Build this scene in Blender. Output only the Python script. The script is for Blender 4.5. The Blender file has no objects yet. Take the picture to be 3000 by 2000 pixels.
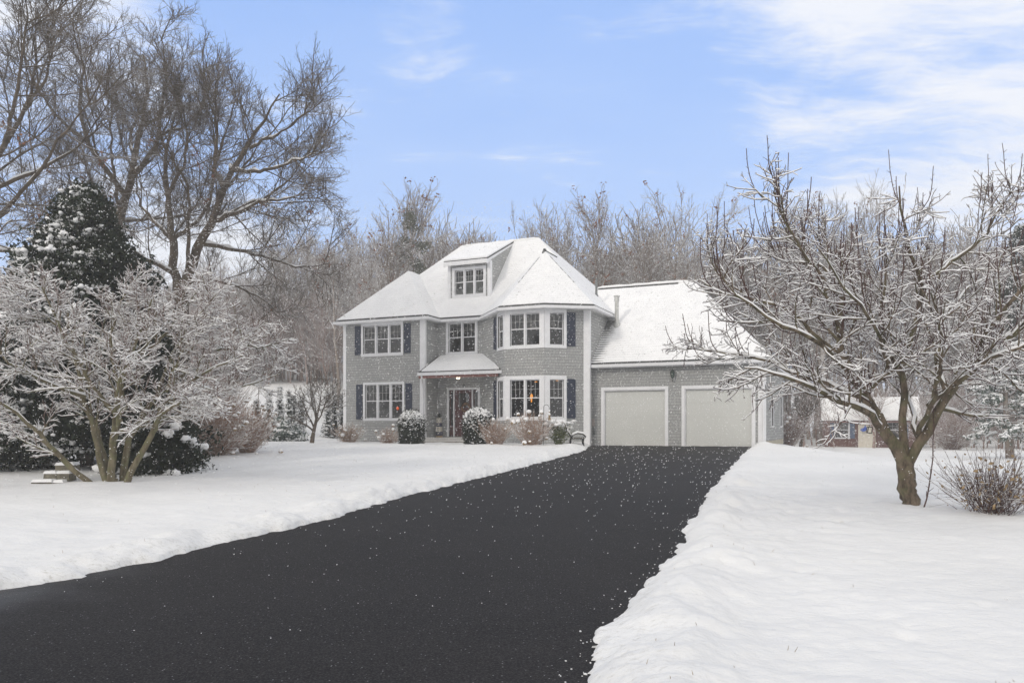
import bpy, math, random
import numpy as np
from mathutils import Vector
R = math.radians
random.seed(7)
S = bpy.context.scene
COL = S.collection
CAMZ = 1.55
DEN = True
F, CX, HY = 2300.0, 1500.0, 1255.0     # focal length, principal column and horizon row of a 3000 px wide frame

# ------------------------------------------------------------------ nodes / materials
def mat(name):
    m = bpy.data.materials.new(name); m.use_nodes = True
    nt = m.node_tree
    b = nt.nodes['Principled BSDF']
    return m, nt, b
def N(nt, typ, **kw):
    n = nt.nodes.new(typ)
    for k, v in kw.items():
        if k[0] == '_': n.inputs[k[1:].replace('_', ' ')].default_value = v
        else: setattr(n, k, v)
    return n
def L(nt, a, b): nt.links.new(a, b)
def math_n(nt, op, a, b=None, clamp=False):
    n = nt.nodes.new('ShaderNodeMath'); n.operation = op; n.use_clamp = clamp
    for i, v in enumerate((a, b)):
        if v is None: continue
        if isinstance(v, (int, float)): n.inputs[i].default_value = v
        else: L(nt, v, n.inputs[i])
    return n.outputs[0]
def maprange(nt, v, a, b, c=0., d=1., smooth=False):
    n = nt.nodes.new('ShaderNodeMapRange')
    if smooth: n.interpolation_type = 'SMOOTHSTEP'
    L(nt, v, n.inputs['Value'])
    for k, x in zip(('From Min', 'From Max', 'To Min', 'To Max'), (a, b, c, d)): n.inputs[k].default_value = x
    return n.outputs[0]
def mixc(nt, f, a, b):
    n = nt.nodes.new('ShaderNodeMix'); n.data_type = 'RGBA'
    if isinstance(f, (int, float)): n.inputs[0].default_value = f
    else: L(nt, f, n.inputs[0])
    for i, v in ((6, a), (7, b)):
        if isinstance(v, tuple): n.inputs[i].default_value = (v[0], v[1], v[2], 1)
        else: L(nt, v, n.inputs[i])
    return n.outputs[2]
def noise(nt, scale, detail=4, rough=.55, vec=None, coord='Object', outp=0, stretch=None):
    n = nt.nodes.new('ShaderNodeTexNoise'); n.inputs['Scale'].default_value = scale
    n.inputs['Detail'].default_value = detail; n.inputs['Roughness'].default_value = rough
    if vec is None:
        vec = nt.nodes.new('ShaderNodeTexCoord').outputs[coord]
    if stretch:
        mp = nt.nodes.new('ShaderNodeMapping'); mp.inputs['Scale'].default_value = stretch
        L(nt, vec, mp.inputs[0]); vec = mp.outputs[0]
    L(nt, vec, n.inputs['Vector'])
    return n.outputs[outp]
def bump(nt, b, h, strength=.4, dist=.01, prev=None):
    n = nt.nodes.new('ShaderNodeBump'); n.inputs['Strength'].default_value = strength
    n.inputs['Distance'].default_value = dist
    L(nt, h, n.inputs['Height'])
    if prev: L(nt, prev, n.inputs['Normal'])
    L(nt, n.outputs[0], b.inputs['Normal'])
    return n.outputs[0]

def simple(name, col, rough=.6, var=.12, scale=6., metal=0., bstr=0., spec=.4):
    m, nt, b = mat(name)
    f = noise(nt, scale, 5)
    lo = tuple(c*(1-var) for c in col); hi = tuple(min(1, c*(1+var)) for c in col)
    L(nt, mixc(nt, maprange(nt, f, .3, .7), lo, hi), b.inputs['Base Color'])
    b.inputs['Roughness'].default_value = rough; b.inputs['Metallic'].default_value = metal
    b.inputs['Specular IOR Level'].default_value = spec
    if bstr: bump(nt, b, noise(nt, scale*6, 6), bstr, .01)
    return m

M = {}
SNOW = (.85, .855, .885)
def snow_mat():
    m, nt, b = mat('snow')
    f = noise(nt, 2.2, 6, .6, coord='Generated' if False else 'Object')
    c = mixc(nt, maprange(nt, f, .3, .7), (.82, .82, .825), (.89, .885, .89))
    L(nt, c, b.inputs['Base Color']); b.inputs['Roughness'].default_value = .75
    b.inputs['Specular IOR Level'].default_value = .25
    p = bump(nt, b, noise(nt, 38, 5, .65), .5, .012)
    bump(nt, b, noise(nt, 6, 4, .6, stretch=(1, 1.7, 1)), .55, .03, p)
    return m
M['snow'] = snow_mat()
def snow_ground():
    m, nt, b = mat('snow_ground')
    f = noise(nt, .5, 6, .6)
    c = mixc(nt, maprange(nt, f, .3, .7), (.72, .72, .722), (.80, .798, .80))
    # grass blades and grit showing through in scattered specks
    sp = noise(nt, 26, 4, .8)
    patch = noise(nt, .55, 3, .6)
    k = math_n(nt, 'MULTIPLY', maprange(nt, sp, .66, .72), maprange(nt, patch, .5, .66), True)
    at = nt.nodes.new('ShaderNodeAttribute'); at.attribute_name = 'dirt'
    sp2 = noise(nt, 14, 5, .75, stretch=(1, 2.2, 1))
    k2 = math_n(nt, 'MULTIPLY', maprange(nt, sp2, .52, .68), at.outputs['Fac'], True)
    kk = math_n(nt, 'MAXIMUM', math_n(nt, 'MULTIPLY', k, .55), math_n(nt, 'MULTIPLY', k2, .6))
    L(nt, mixc(nt, kk, c, (.24, .22, .17)), b.inputs['Base Color'])
    b.inputs['Roughness'].default_value = .8; b.inputs['Specular IOR Level'].default_value = .2
    p = bump(nt, b, noise(nt, 45, 5, .7), .55, .010)
    p2 = bump(nt, b, noise(nt, 9, 5, .6, stretch=(1, 1.5, 1)), .4, .03, p)
    bump(nt, b, noise(nt, 1.9, 4, .5, stretch=(1, 1.3, 1)), .55, .10, p2)
    return m
M['snow_ground'] = snow_ground()

def bark(name, dark, light, snow_lo, snow_hi, moss=0., scale=9.):
    """rough bark; the snow sits on faces that look up"""
    m, nt, b = mat(name)
    f = noise(nt, scale, 7, .7, stretch=(1, 1, .3))
    c = mixc(nt, maprange(nt, f, .35, .65), dark, light)
    if moss:
        c = mixc(nt, math_n(nt, 'MULTIPLY', maprange(nt, noise(nt, 5, 4), .48, .6), moss), c, (.16, .17, .08))
    g = nt.nodes.new('ShaderNodeNewGeometry'); sx = nt.nodes.new('ShaderNodeSeparateXYZ')
    L(nt, g.outputs['Normal'], sx.inputs[0])
    nz = math_n(nt, 'ADD', sx.outputs[2], math_n(nt, 'MULTIPLY', math_n(nt, 'SUBTRACT', noise(nt, 1.7, 4, .7), .5), .9))
    k = maprange(nt, nz, snow_lo, snow_hi)
    L(nt, mixc(nt, k, c, (.80, .81, .84)), b.inputs['Base Color'])
    b.inputs['Roughness'].default_value = .85; b.inputs['Specular IOR Level'].default_value = .2
    bump(nt, b, noise(nt, scale*2.6, 8, .75, stretch=(1, 1, .25)), 1., .03)
    return m
M['bark_hero'] = bark('bark_hero', (.034, .025, .018), (.23, .18, .13), .75, .95, .35)
M['bark_yellow'] = bark('bark_yellow', (.085, .07, .042), (.25, .215, .145), .6, .9, .5)
M['bark_oak'] = bark('bark_oak', (.052, .038, .028), (.145, .112, .085), .6, 1.0, .1, 5)
M['bark_far'] = bark('bark_far', (.15, .118, .095), (.29, .24, .20), .0, .75, 0, 3)  # paler bark and extra snow put some of the distance haze into the colour
M['bark_brush'] = bark('bark_brush', (.19, .12, .10), (.34, .255, .22), 0., .8, 0, 3)  # wide snow cover lightens the far brush in place of thicker haze
M['twig'] = simple('dark_red_twig', (.075, .036, .030), .7, .3, 20)
M['twig_pink'] = simple('pinkish_twig', (.14, .085, .068), .7, .3, 20)
M['dry_stem'] = simple('dry_stem', (.36, .245, .185), .8, .3, 15)
M['dry_leaf'] = simple('dry_leaf', (.20, .085, .045), .8, .4, 12)
M['tan_leaf'] = simple('tan_leaf', (.27, .19, .10), .8, .35, 12)
M['needle'] = simple('evergreen_foliage', (.016, .023, .012), .7, .45, 3, spec=.15)
M['needle_blue'] = simple('blue_green_foliage', (.065, .095, .075), .7, .35, 3)
M['needle_light'] = simple('light_green_foliage', (.13, .15, .06), .7, .4, 8)
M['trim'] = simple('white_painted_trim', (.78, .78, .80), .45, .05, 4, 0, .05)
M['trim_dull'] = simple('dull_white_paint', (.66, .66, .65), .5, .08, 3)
M['shutter'] = simple('navy_shutter_paint', (.017, .026, .056), .45, .15, 5)
M['shutter_shed'] = simple('faded_blue_paint', (.10, .14, .22), .6, .15, 5)
M['maroon'] = simple('maroon_door_paint', (.075, .012, .013), .4, .2, 4)
M['door_cream'] = simple('cream_door_paint', (.60, .605, .58), .45, .03, 1)
M['galv'] = simple('galvanised_metal', (.50, .50, .48), .45, .2, 8, .5)
M['galv_dark'] = simple('dark_pipe_metal', (.17, .18, .18), .5, .2, 8, .3)
M['black'] = simple('black_iron', (.018, .018, .020), .45, .3, 9, .4)
M['green_iron'] = simple('verdigris_iron', (.05, .065, .055), .5, .4, 20, .3)
M['stone'] = simple('weathered_stone', (.17, .155, .12), .9, .45, 9, 0, .8)
M['concrete'] = simple('pale_foundation', (.46, .42, .33), .9, .2, 6, 0, .3)
M['porch'] = simple('porch_boards', (.52, .51, .50), .7, .12, 6)
M['dark_roof'] = simple('dark_shingle', (.05, .052, .05), .85, .4, 14, 0, .4)
M['navy_block'] = simple('navy_block', (.03, .035, .08), .6, .2, 5)
M['cream_block'] = simple('cream_block', (.62, .58, .50), .6, .1, 5)
M['room'] = simple('room_wall', (.07, .058, .05), .9, .3, 1)
M['blue_paint'] = simple('blue_paint', (.03, .10, .48), .4, .2, 9)
M['red_brown'] = simple('red_brown_paint', (.22, .10, .085), .7, .2, 9)
M['gold'] = simple('wreath_gold', (.28, .15, .06), .7, .5, 25)

def siding(name, c1, c2, mortar, bw=.135, rh=.127):
    m, nt, b = mat(name)
    uv = nt.nodes.new('ShaderNodeUVMap').outputs[0]
    br = N(nt, 'ShaderNodeTexBrick', offset=.5, squash=1.25, squash_frequency=3)
    L(nt, uv, br.inputs['Vector'])
    br.inputs['Scale'].default_value = 1; br.inputs['Mortar Size'].default_value = .006
    br.inputs['Mortar Smooth'].default_value = .2; br.inputs['Bias'].default_value = 0
    br.inputs['Brick Width'].default_value = bw; br.inputs['Row Height'].default_value = rh
    for k, c in (('Color1', c1), ('Color2', c2), ('Mortar', mortar)): br.inputs[k].default_value = (*c, 1)
    w = noise(nt, 1.1, 6, .6, vec=uv, stretch=(1, .6, 1))
    c = mixc(nt, maprange(nt, w, .3, .7, 0, .4), br.outputs['Color'], tuple(x*.72 for x in c2))
    g = noise(nt, 60, 4, .7, vec=uv, stretch=(1, .12, 1))
    c = mixc(nt, maprange(nt, g, .4, .7, 0, .22), c, tuple(x*1.45 for x in c1))
    # butt-edge course line
    sx = nt.nodes.new('ShaderNodeSeparateXYZ'); L(nt, uv, sx.inputs[0])
    fr = math_n(nt, 'FRACT', math_n(nt, 'DIVIDE', sx.outputs[1], rh))
    line = maprange(nt, fr, .0, .13, 1, 0)
    c = mixc(nt, math_n(nt, 'MULTIPLY', line, .75), c, mortar)
    L(nt, c, b.inputs['Base Color']); b.inputs['Roughness'].default_value = .9
    b.inputs['Specular IOR Level'].default_value = .2
    bump(nt, b, math_n(nt, 'SUBTRACT', 1, fr), .7, .02)
    return m
M['siding'] = siding('grey_cedar_shingles', (.405, .405, .40), (.335, .34, .337), (.13, .13, .13))
M['clap'] = siding('red_brick', (.17, .085, .068), (.13, .062, .052), (.10, .07, .06), .2, .07)

def roof_mat(name, patch=False):
    m, nt, b = mat(name)
    co = nt.nodes.new('ShaderNodeTexCoord').outputs['Object']
    sx = nt.nodes.new('ShaderNodeSeparateXYZ'); L(nt, co, sx.inputs[0])
    wob = math_n(nt, 'MULTIPLY', math_n(nt, 'SUBTRACT', noise(nt, 3, 3, .5, vec=co), .5), .03)
    fr = math_n(nt, 'FRACT', math_n(nt, 'DIVIDE', math_n(nt, 'ADD', sx.outputs[2], wob), .118))
    line = maprange(nt, math_n(nt, 'ABSOLUTE', math_n(nt, 'SUBTRACT', fr, .5)), .14, .0, 0, 1)
    msk = maprange(nt, noise(nt, .8, 6, .75, vec=co, stretch=(1, 1, 1.4)), .34, .60)
    fine = maprange(nt, noise(nt, 7, 4, .7, vec=co), .35, .6)
    k = math_n(nt, 'MULTIPLY', math_n(nt, 'MULTIPLY', line, msk), fine)
    k = math_n(nt, 'MULTIPLY', k, .45)
    base = mixc(nt, maprange(nt, noise(nt, 1.5, 5), .3, .7), (.80, .80, .815), (.87, .87, .88))
    c = mixc(nt, k, base, (.16, .16, .165))
    if patch:
        # melted strip beside the warm house wall: shingle butts show as dark streaks
        d = math_n(nt, 'SUBTRACT', sx.outputs[0], 6.65)
        wid = maprange(nt, sx.outputs[2], 5.9, 6.3, .62, -1.6)
        nn = math_n(nt, 'MULTIPLY', math_n(nt, 'SUBTRACT', noise(nt, 2.2, 6, .8, vec=co, stretch=(.5, 1, 2)), .5), .9)
        p = maprange(nt, math_n(nt, 'SUBTRACT', math_n(nt, 'ADD', d, nn), wid), -.35, .0, 1, 0)
        hard = maprange(nt, math_n(nt, 'FRACT', math_n(nt, 'DIVIDE', sx.outputs[2], .118)), .38, .52, 1, 0)
        up = maprange(nt, sx.outputs[2], 5.0, 5.5)
        p2 = math_n(nt, 'MULTIPLY', p, math_n(nt, 'MAXIMUM', hard, up))
        c = mixc(nt, math_n(nt, 'MULTIPLY', p2, .9), c, (.06, .06, .058))
    L(nt, c, b.inputs['Base Color']); b.inputs['Roughness'].default_value = .8
    b.inputs['Specular IOR Level'].default_value = .2
    p = bump(nt, b, noise(nt, 14, 6, .6, vec=co), .35, .02)
    bump(nt, b, math_n(nt, 'SUBTRACT', 1, fr), .22, .02, p)
    return m
M['roof_snow'] = roof_mat('snow_on_shingles')
M['roof_snow_patch'] = roof_mat('snow_on_shingles_melted', True)

def asphalt():
    m, nt, b = mat('asphalt')
    co = nt.nodes.new('ShaderNodeTexCoord').outputs['Object']
    f = noise(nt, .35, 6, .75, vec=co); g = noise(nt, 60, 5, .85, vec=co)
    c = mixc(nt, maprange(nt, f, .3, .7), (.006, .006, .0065), (.016, .0145, .015))
    c = mixc(nt, maprange(nt, g, .47, .64), c, (.062, .058, .058))
    vo = N(nt, 'ShaderNodeTexVoronoi', _Scale=34.); L(nt, co, vo.inputs['Vector'])
    sc = nt.nodes.new('ShaderNodeSeparateColor'); L(nt, vo.outputs['Color'], sc.inputs[0])
    k = math_n(nt, 'MULTIPLY', maprange(nt, vo.outputs['Distance'], .10, .22, 1, 0), maprange(nt, sc.outputs[0], .80, .84))
    c = mixc(nt, math_n(nt, 'MULTIPLY', k, .5), c, (.55, .56, .58))
    L(nt, c, b.inputs['Base Color'])
    # wet sheen towards the lower left of the yard
    sx = nt.nodes.new('ShaderNodeSeparateXYZ'); L(nt, co, sx.inputs[0])
    wet = maprange(nt, math_n(nt, 'ADD', sx.outputs[0], math_n(nt, 'MULTIPLY', noise(nt, .8, 4, vec=co), 2.)), -5.0, -2.6, .32, .8, True)
    L(nt, wet, b.inputs['Roughness'])
    L(nt, maprange(nt, wet, .3, .8, .75, .18), b.inputs['Specular IOR Level'])
    p = bump(nt, b, noise(nt, 140, 3, .8, vec=co), .9, .006)
    bump(nt, b, noise(nt, 24, 3, .6, vec=co), .35, .01, p)
    return m
M['asphalt'] = asphalt()

def glass():
    m, nt, b = mat('window_glass')
    nt.nodes.remove(b)
    o = nt.nodes['Material Output']
    t = N(nt, 'ShaderNodeBsdfTransparent'); t.inputs[0].default_value = (.62, .64, .63, 1)
    g = N(nt, 'ShaderNodeBsdfGlossy', _Roughness=.03); g.inputs[0].default_value = (.9, .9, .92, 1)
    fr = N(nt, 'ShaderNodeFresnel', _IOR=1.6)
    nb = N(nt, 'ShaderNodeBump', _Strength=.08, _Distance=.01); L(nt, noise(nt, 1.2, 2), nb.inputs['Height'])
    L(nt, nb.outputs[0], g.inputs['Normal'])
    mx = N(nt, 'ShaderNodeMixShader')
    L(nt, math_n(nt, 'ADD', fr.outputs[0], .01, True), mx.inputs[0])
    L(nt, t.outputs[0], mx.inputs[1]); L(nt, g.outputs[0], mx.inputs[2]); L(nt, mx.outputs[0], o.inputs[0])
    return m
M['glass'] = glass()
def emit(name, col, s):
    m, nt, b = mat(name)
    b.inputs['Emission Color'].default_value = (*col, 1); b.inputs['Emission Strength'].default_value = s
    b.inputs['Base Color'].default_value = (*col, 1)
    return m
M['lamp_orange'] = emit('lamp_orange', (1, .36, .03), 1.6)
M['lamp_red'] = emit('lamp_red', (1, .14, .03), 1.0)
M['lamp_white'] = emit('lamp_white', (1, .86, .62), 4.0)

# ------------------------------------------------------------------ object helpers
def link(o, parent=None):
    COL.objects.link(o)
    if parent: o.parent = parent
    return o
def tag(o, label=None, cat=None, group=None, kind=None):
    if label: o['label'] = label
    if cat: o['category'] = cat
    if group: o['group'] = group
    if kind: o['kind'] = kind
    return o
def thing(name, label, cat, loc=(0, 0, 0), rz=0., group=None):
    o = bpy.data.objects.new(name, None); o.empty_display_size = .2
    o.location = loc; o.rotation_euler = (0, 0, rz); link(o)
    return tag(o, label, cat, group)
def npmesh(name, V, Fc, m, parent=None, smooth=False, uv=None):
    """V (n,3) array; Fc list of (k,c) int arrays of c-gons"""
    if not isinstance(Fc, list): Fc = [Fc]
    Fc = [np.asarray(f, dtype=np.int32) for f in Fc if len(f)]
    me = bpy.data.meshes.new(name)
    V = np.asarray(V, dtype=np.float32)
    me.vertices.add(len(V)); me.vertices.foreach_set('co', V.ravel())
    nl = sum(f.size for f in Fc); npol = sum(len(f) for f in Fc)
    me.loops.add(nl); me.polygons.add(npol)
    me.loops.foreach_set('vertex_index', np.concatenate([f.ravel() for f in Fc]))
    tot = np.concatenate([np.full(len(f), f.shape[1], dtype=np.int32) for f in Fc])
    st = np.concatenate([[0], np.cumsum(tot)[:-1]]).astype(np.int32)
    me.polygons.foreach_set('loop_start', st)
    try: me.polygons.foreach_set('loop_total', tot)
    except Exception: pass
    if smooth: me.polygons.foreach_set('use_smooth', np.ones(npol, dtype=bool))
    me.update(calc_edges=True); me.validate()
    if uv is not None:
        l = me.uv_layers.new(name='UVMap'); l.data.foreach_set('uv', np.asarray(uv, dtype=np.float32).ravel())
    me.materials.append(m)
    return link(bpy.data.objects.new(name, me), parent)

class MB:
    def __init__(s): s.v = []; s.f = []; s.uv = []
    def face(s, pts, uv=None):
        i = len(s.v); s.v += [tuple(p) for p in pts]; s.f.append(tuple(range(i, i+len(pts))))
        s.uv += list(uv) if uv else [(0, 0)]*len(pts)
    def hexa(s, p):     # p: 8 points, bottom 4 ccw then top 4
        for q in ((3, 2, 1, 0), (4, 5, 6, 7), (0, 1, 5, 4), (1, 2, 6, 5), (2, 3, 7, 6), (3, 0, 4, 7)):
            s.face([p[k] for k in q])
    def box(s, x0, x1, y0, y1, z0, z1):
        s.hexa([(x0, y0, z0), (x1, y0, z0), (x1, y1, z0), (x0, y1, z0), (x0, y0, z1), (x1, y0, z1), (x1, y1, z1), (x0, y1, z1)])
    def obox(s, fr, a0, a1, w0, w1, z0, z1):   # in a wall frame: along, outward, up
        s.hexa([fr(a0, w1, z0), fr(a1, w1, z0), fr(a1, w0, z0), fr(a0, w0, z0), fr(a0, w1, z1), fr(a1, w1, z1), fr(a1, w0, z1), fr(a0, w0, z1)])
    def tube(s, pts, r, k=10, cap=True):
        rr = r if isinstance(r, (list, tuple)) else [r]*len(pts)
        P = [Vector(p) for p in pts]; rings = []
        ref = None
        for i, p in enumerate(P):
            t = (P[min(i+1, len(P)-1)]-P[max(i-1, 0)]).normalized()
            if ref is None: ref = Vector((0, 0, 1)) if abs(t.z) < .9 else Vector((1, 0, 0))
            bq = t.cross(ref).normalized(); n = bq.cross(t).normalized(); ref = n
            rings.append([p+rr[i]*(math.cos(2*math.pi*j/k)*bq+math.sin(2*math.pi*j/k)*n) for j in range(k)])
        for a, b in zip(rings, rings[1:]):
            for j in range(k): s.face([a[j], a[(j+1) % k], b[(j+1) % k], b[j]])
        if cap: s.face(rings[0][::-1]); s.face(rings[-1])
    def lathe(s, prof, c=(0, 0, 0), k=16):
        rings = [[(c[0]+r*math.cos(2*math.pi*j/k), c[1]+r*math.sin(2*math.pi*j/k), c[2]+z) for j in range(k)] for r, z in prof]
        for a, b in zip(rings, rings[1:]):
            for j in range(k): s.face([a[j], a[(j+1) % k], b[(j+1) % k], b[j]])
        s.face(rings[0][::-1]); s.face(rings[-1])
    def build(s, name, m, parent=None, smooth=False):
        me = bpy.data.meshes.new(name); me.from_pydata(s.v, [], s.f); me.update()
        l = me.uv_layers.new(name='UVMap')
        l.data.foreach_set('uv', np.array(s.uv, dtype=np.float32).ravel())
        if smooth: me.polygons.foreach_set('use_smooth', [True]*len(me.polygons))
        me.materials.append(m)
        return link(bpy.data.objects.new(name, me), parent)

def nrm(a): return a/np.maximum(np.linalg.norm(a, axis=-1, keepdims=True), 1e-9)
def tubes(P, Rd, k=3):
    """P (N,p,3), Rd (N,p) -> verts, quads"""
    n, p, _ = P.shape
    T = np.empty_like(P); T[:, 1:-1] = P[:, 2:]-P[:, :-2]; T[:, 0] = P[:, 1]-P[:, 0]; T[:, -1] = P[:, -1]-P[:, -2]
    T = nrm(T)
    D = nrm(P[:, -1]-P[:, 0])
    ref = np.where(np.abs(D[:, 2:3]) > .75, np.array([[1., .13, 0]]), np.array([[0., 0, 1.]]))
    B = nrm(np.cross(T, ref[:, None, :])); Nn = np.cross(B, T)
    a = np.arange(k)*2*np.pi/k+np.pi/2
    V = P[:, :, None, :]+Rd[:, :, None, None]*(np.cos(a)[None, None, :, None]*B[:, :, None, :]+np.sin(a)[None, None, :, None]*Nn[:, :, None, :])
    idx = np.arange(n*p*k).reshape(n, p, k); nx = np.roll(idx, -1, axis=2)
    Q = np.stack([idx[:, :-1], nx[:, :-1], nx[:, 1:], idx[:, 1:]], axis=-1).reshape(-1, 4)
    return V.reshape(-1, 3), Q
def snow_tubes(rng, P, Rd, s0, k=4, keep=.9, pw=1.3, wf=.75):
    n, p, _ = P.shape
    T = np.empty_like(P); T[:, 1:-1] = P[:, 2:]-P[:, :-2]; T[:, 0] = P[:, 1]-P[:, 0]; T[:, -1] = P[:, -1]-P[:, -2]
    T = nrm(T); h = np.sqrt(T[..., 0]**2+T[..., 1]**2)**pw
    rs = h*(wf*Rd+s0)*rng.uniform(.75, 1.2, (n, p))
    rs *= np.where(rng.random((n, p)) < keep, 1, .15)
    rs[:, -1] *= .4
    C = P.copy(); C[..., 2] += Rd*.6+rs*.55
    return tubes(C, rs, k)
def cat(parts):
    V = []; Q = []; o = 0
    for v, q in parts:
        V.append(v); Q.append(q+o); o += len(v)
    return np.concatenate(V), np.concatenate(Q)
def grow(rng, st, d, ln, r0, r1, p, wander, up):
    n = len(st); P = np.empty((n, p, 3)); P[:, 0] = st; d = nrm(d)
    for i in range(1, p):
        d = nrm(d+rng.normal(0, wander, (n, 3))+np.array([0, 0, up]))
        P[:, i] = P[:, i-1]+d*(ln/(p-1))[:, None]
    w = np.linspace(0, 1, p)[None]
    return P, r0[:, None]*(1-w)+r1[:, None]*w
def spawn(rng, P, Rd, C, t0, t1, ang, angsd, ln0, ln1, rr, rmin, p, wander, up, rend=.45, tip=True, taper=.6, outb=0.):
    """children of a batch of branches"""
    n, pp, _ = P.shape
    t = t0+(t1-t0)*(np.arange(C)[None]+rng.random((n, C)))/C
    x = t*(pp-1); i = np.minimum(x.astype(int), pp-2); f = (x-i)
    ar = np.arange(n)[:, None]
    a = P[ar, i]; b = P[ar, i+1]; st = a+(b-a)*f[..., None]; tg = nrm(b-a)
    r = Rd[ar, i]*(1-f)+Rd[ar, i+1]*f
    rv = nrm(rng.normal(0, 1, (n, C, 3)))
    if outb:
        c0 = P.reshape(-1, 3).mean(0); o = st-c0; o[..., 2] *= .4
        rv = nrm(rv+outb*nrm(o))
    pr = nrm(rv-(rv*tg).sum(-1, keepdims=True)*tg)
    an = np.radians(rng.normal(ang, angsd, (n, C)))[..., None]
    d = np.cos(an)*tg+np.sin(an)*pr
    ln = rng.uniform(ln0, ln1, (n, C))*(1-taper*(t-t0)/(max(t1-t0, 1e-6)))
    r0 = np.maximum(r*rr, rmin)
    m = n*C
    return grow(rng, st.reshape(m, 3), d.reshape(m, 3), ln.reshape(m), r0.reshape(m), np.maximum(r0.reshape(m)*rend, rmin*.7), p, wander, up)
def resample(pts, rad, p, rng=None, jit=0.):
    pts = np.array(pts, float); s = np.concatenate([[0], np.cumsum(np.linalg.norm(np.diff(pts, axis=0), axis=1))])
    q = np.linspace(0, s[-1], p)
    # smooth interpolation
    out = np.stack([np.interp(q, s, pts[:, k]) for k in range(3)], 1)
    for _ in range(2): out[1:-1] = .25*out[:-2]+.5*out[1:-1]+.25*out[2:]
    if rng is not None: out[1:-1] += rng.normal(0, jit, (p-2, 3))
    return out, np.linspace(rad[0], rad[1], p)

# value noise for the ground
_rg = np.random.default_rng(11); _lat = _rg.random((256, 256))
def vnoise(x, y):
    xi = np.floor(x).astype(int); yi = np.floor(y).astype(int); fx = x-xi; fy = y-yi
    fx = fx*fx*(3-2*fx); fy = fy*fy*(3-2*fy)
    g = lambda a, b: _lat[a & 255, b & 255]
    return (g(xi, yi)*(1-fx)+g(xi+1, yi)*fx)*(1-fy)+(g(xi, yi+1)*(1-fx)+g(xi+1, yi+1)*fx)*fy-.5
def fbm(x, y, o=4):
    s = 0; a = 1.
    for k in range(o):
        s = s+a*vnoise(x*2**k+17.3*k, y*2**k-9.1*k); a *= .5
    return s
def sstep(a, b, x):
    t = np.clip((x-a)/(b-a), 0, 1); return t*t*(3-2*t)

# ------------------------------------------------------------------ terrain
GZ = .79
def base_z(x, y):
    x = np.asarray(x, float); y = np.asarray(y, float)
    z = .033*np.clip(y-8, 0, 24); z = np.minimum(z, GZ)
    right = sstep(10.6, 14.5, x-.25*np.clip(y-32.6, 0, 12))
    zr = .033*np.clip(y-8, 0, 10)-.004*np.clip(y-18, 0, 60)
    z = z*(1-right)+zr*right
    left = sstep(-9, -17, x)
    hill = np.where(y < 50, .13*np.clip(y-41, 0, 9)**1.15, 1.63+.135*np.clip(y-50, 0, 60))
    z = z+left*np.minimum(np.maximum(hill, 0), 9.7)
    mid = (1-left)*sstep(50, 90, y)*1.0
    return z+mid+sstep(100, 165, y)*8.5*(1-.6*left)
def gpt(px, py):
    """ground point under a pixel"""
    t = (px-CX)/F; k = (py-HY)/F
    lo, hi = 2., 120.
    ys = np.linspace(2, 120, 4000); e = CAMZ-k*ys-base_z(t*ys, ys)
    j = np.argmax(e < 0) if (e < 0).any() else len(ys)-1
    y = ys[j]; return (t*y, y, float(base_z(t*y, y)))

left_px = [(-2600, 2150), (-1200, 1960), (-500, 1830), (0, 1734), (268, 1683), (446, 1648), (638, 1597), (925, 1533), (1180, 1456), (1400, 1403), (1522, 1372), (1672, 1332), (1716, 1318)]
right_px = [(2214, 1309), (2189, 1318), (2142, 1369), (2087, 1430), (2040, 1505), (1999, 1546), (2002, 1570), (1965, 1638), (1903, 1692), (1842, 1774), (1767, 1862), (1727, 1937), (1713, 2000)]
LP = [gpt(*p)[:2] for p in left_px]; RP = [gpt(*p)[:2] for p in right_px]
RP += [(.36, 3.2), (.30, 1.0), (.2, -12)]
LP = [(-30, -12), (-14, 2.5)]+LP[1:]
TH = R(23.5); CT, ST = math.cos(TH), math.sin(TH)
def uv2xy(u, v): return (u*CT+v*ST, -u*ST+v*CT)
topL = uv2xy(-10.95, 34.25); topR = uv2xy(-3.9, 34.25)
POLY = np.array(LP+[topL, topR]+RP)
def sdist(x, y):
    """signed distance to the drive: positive outside"""
    sh = x.shape; x = x.ravel(); y = y.ravel()
    d = np.full(x.shape, 1e9); ins = np.zeros(x.shape, bool)
    A = POLY; B = np.roll(POLY, -1, axis=0)
    for (ax, ay), (bx, by) in zip(A, B):
        dx, dy = bx-ax, by-ay; L2 = dx*dx+dy*dy
        t = np.clip(((x-ax)*dx+(y-ay)*dy)/L2, 0, 1)
        d = np.minimum(d, np.hypot(x-ax-t*dx, y-ay-t*dy))
        c = ((ay > y) != (by > y)); xx = ax+(y-ay)/(by-ay+1e-12)*dx
        ins ^= c & (x < xx)
    return np.where(ins, -d, d).reshape(sh)
TRACKS = [gpt(*p)[:2] for p in ((2138, 1738), (2150, 1712), (2124, 1690), (2358, 1705), (2662, 1878), (2650, 1905), (2885, 1810), (2262, 1606), (2392, 1442), (2105, 1660), (2720, 1535))]
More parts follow.
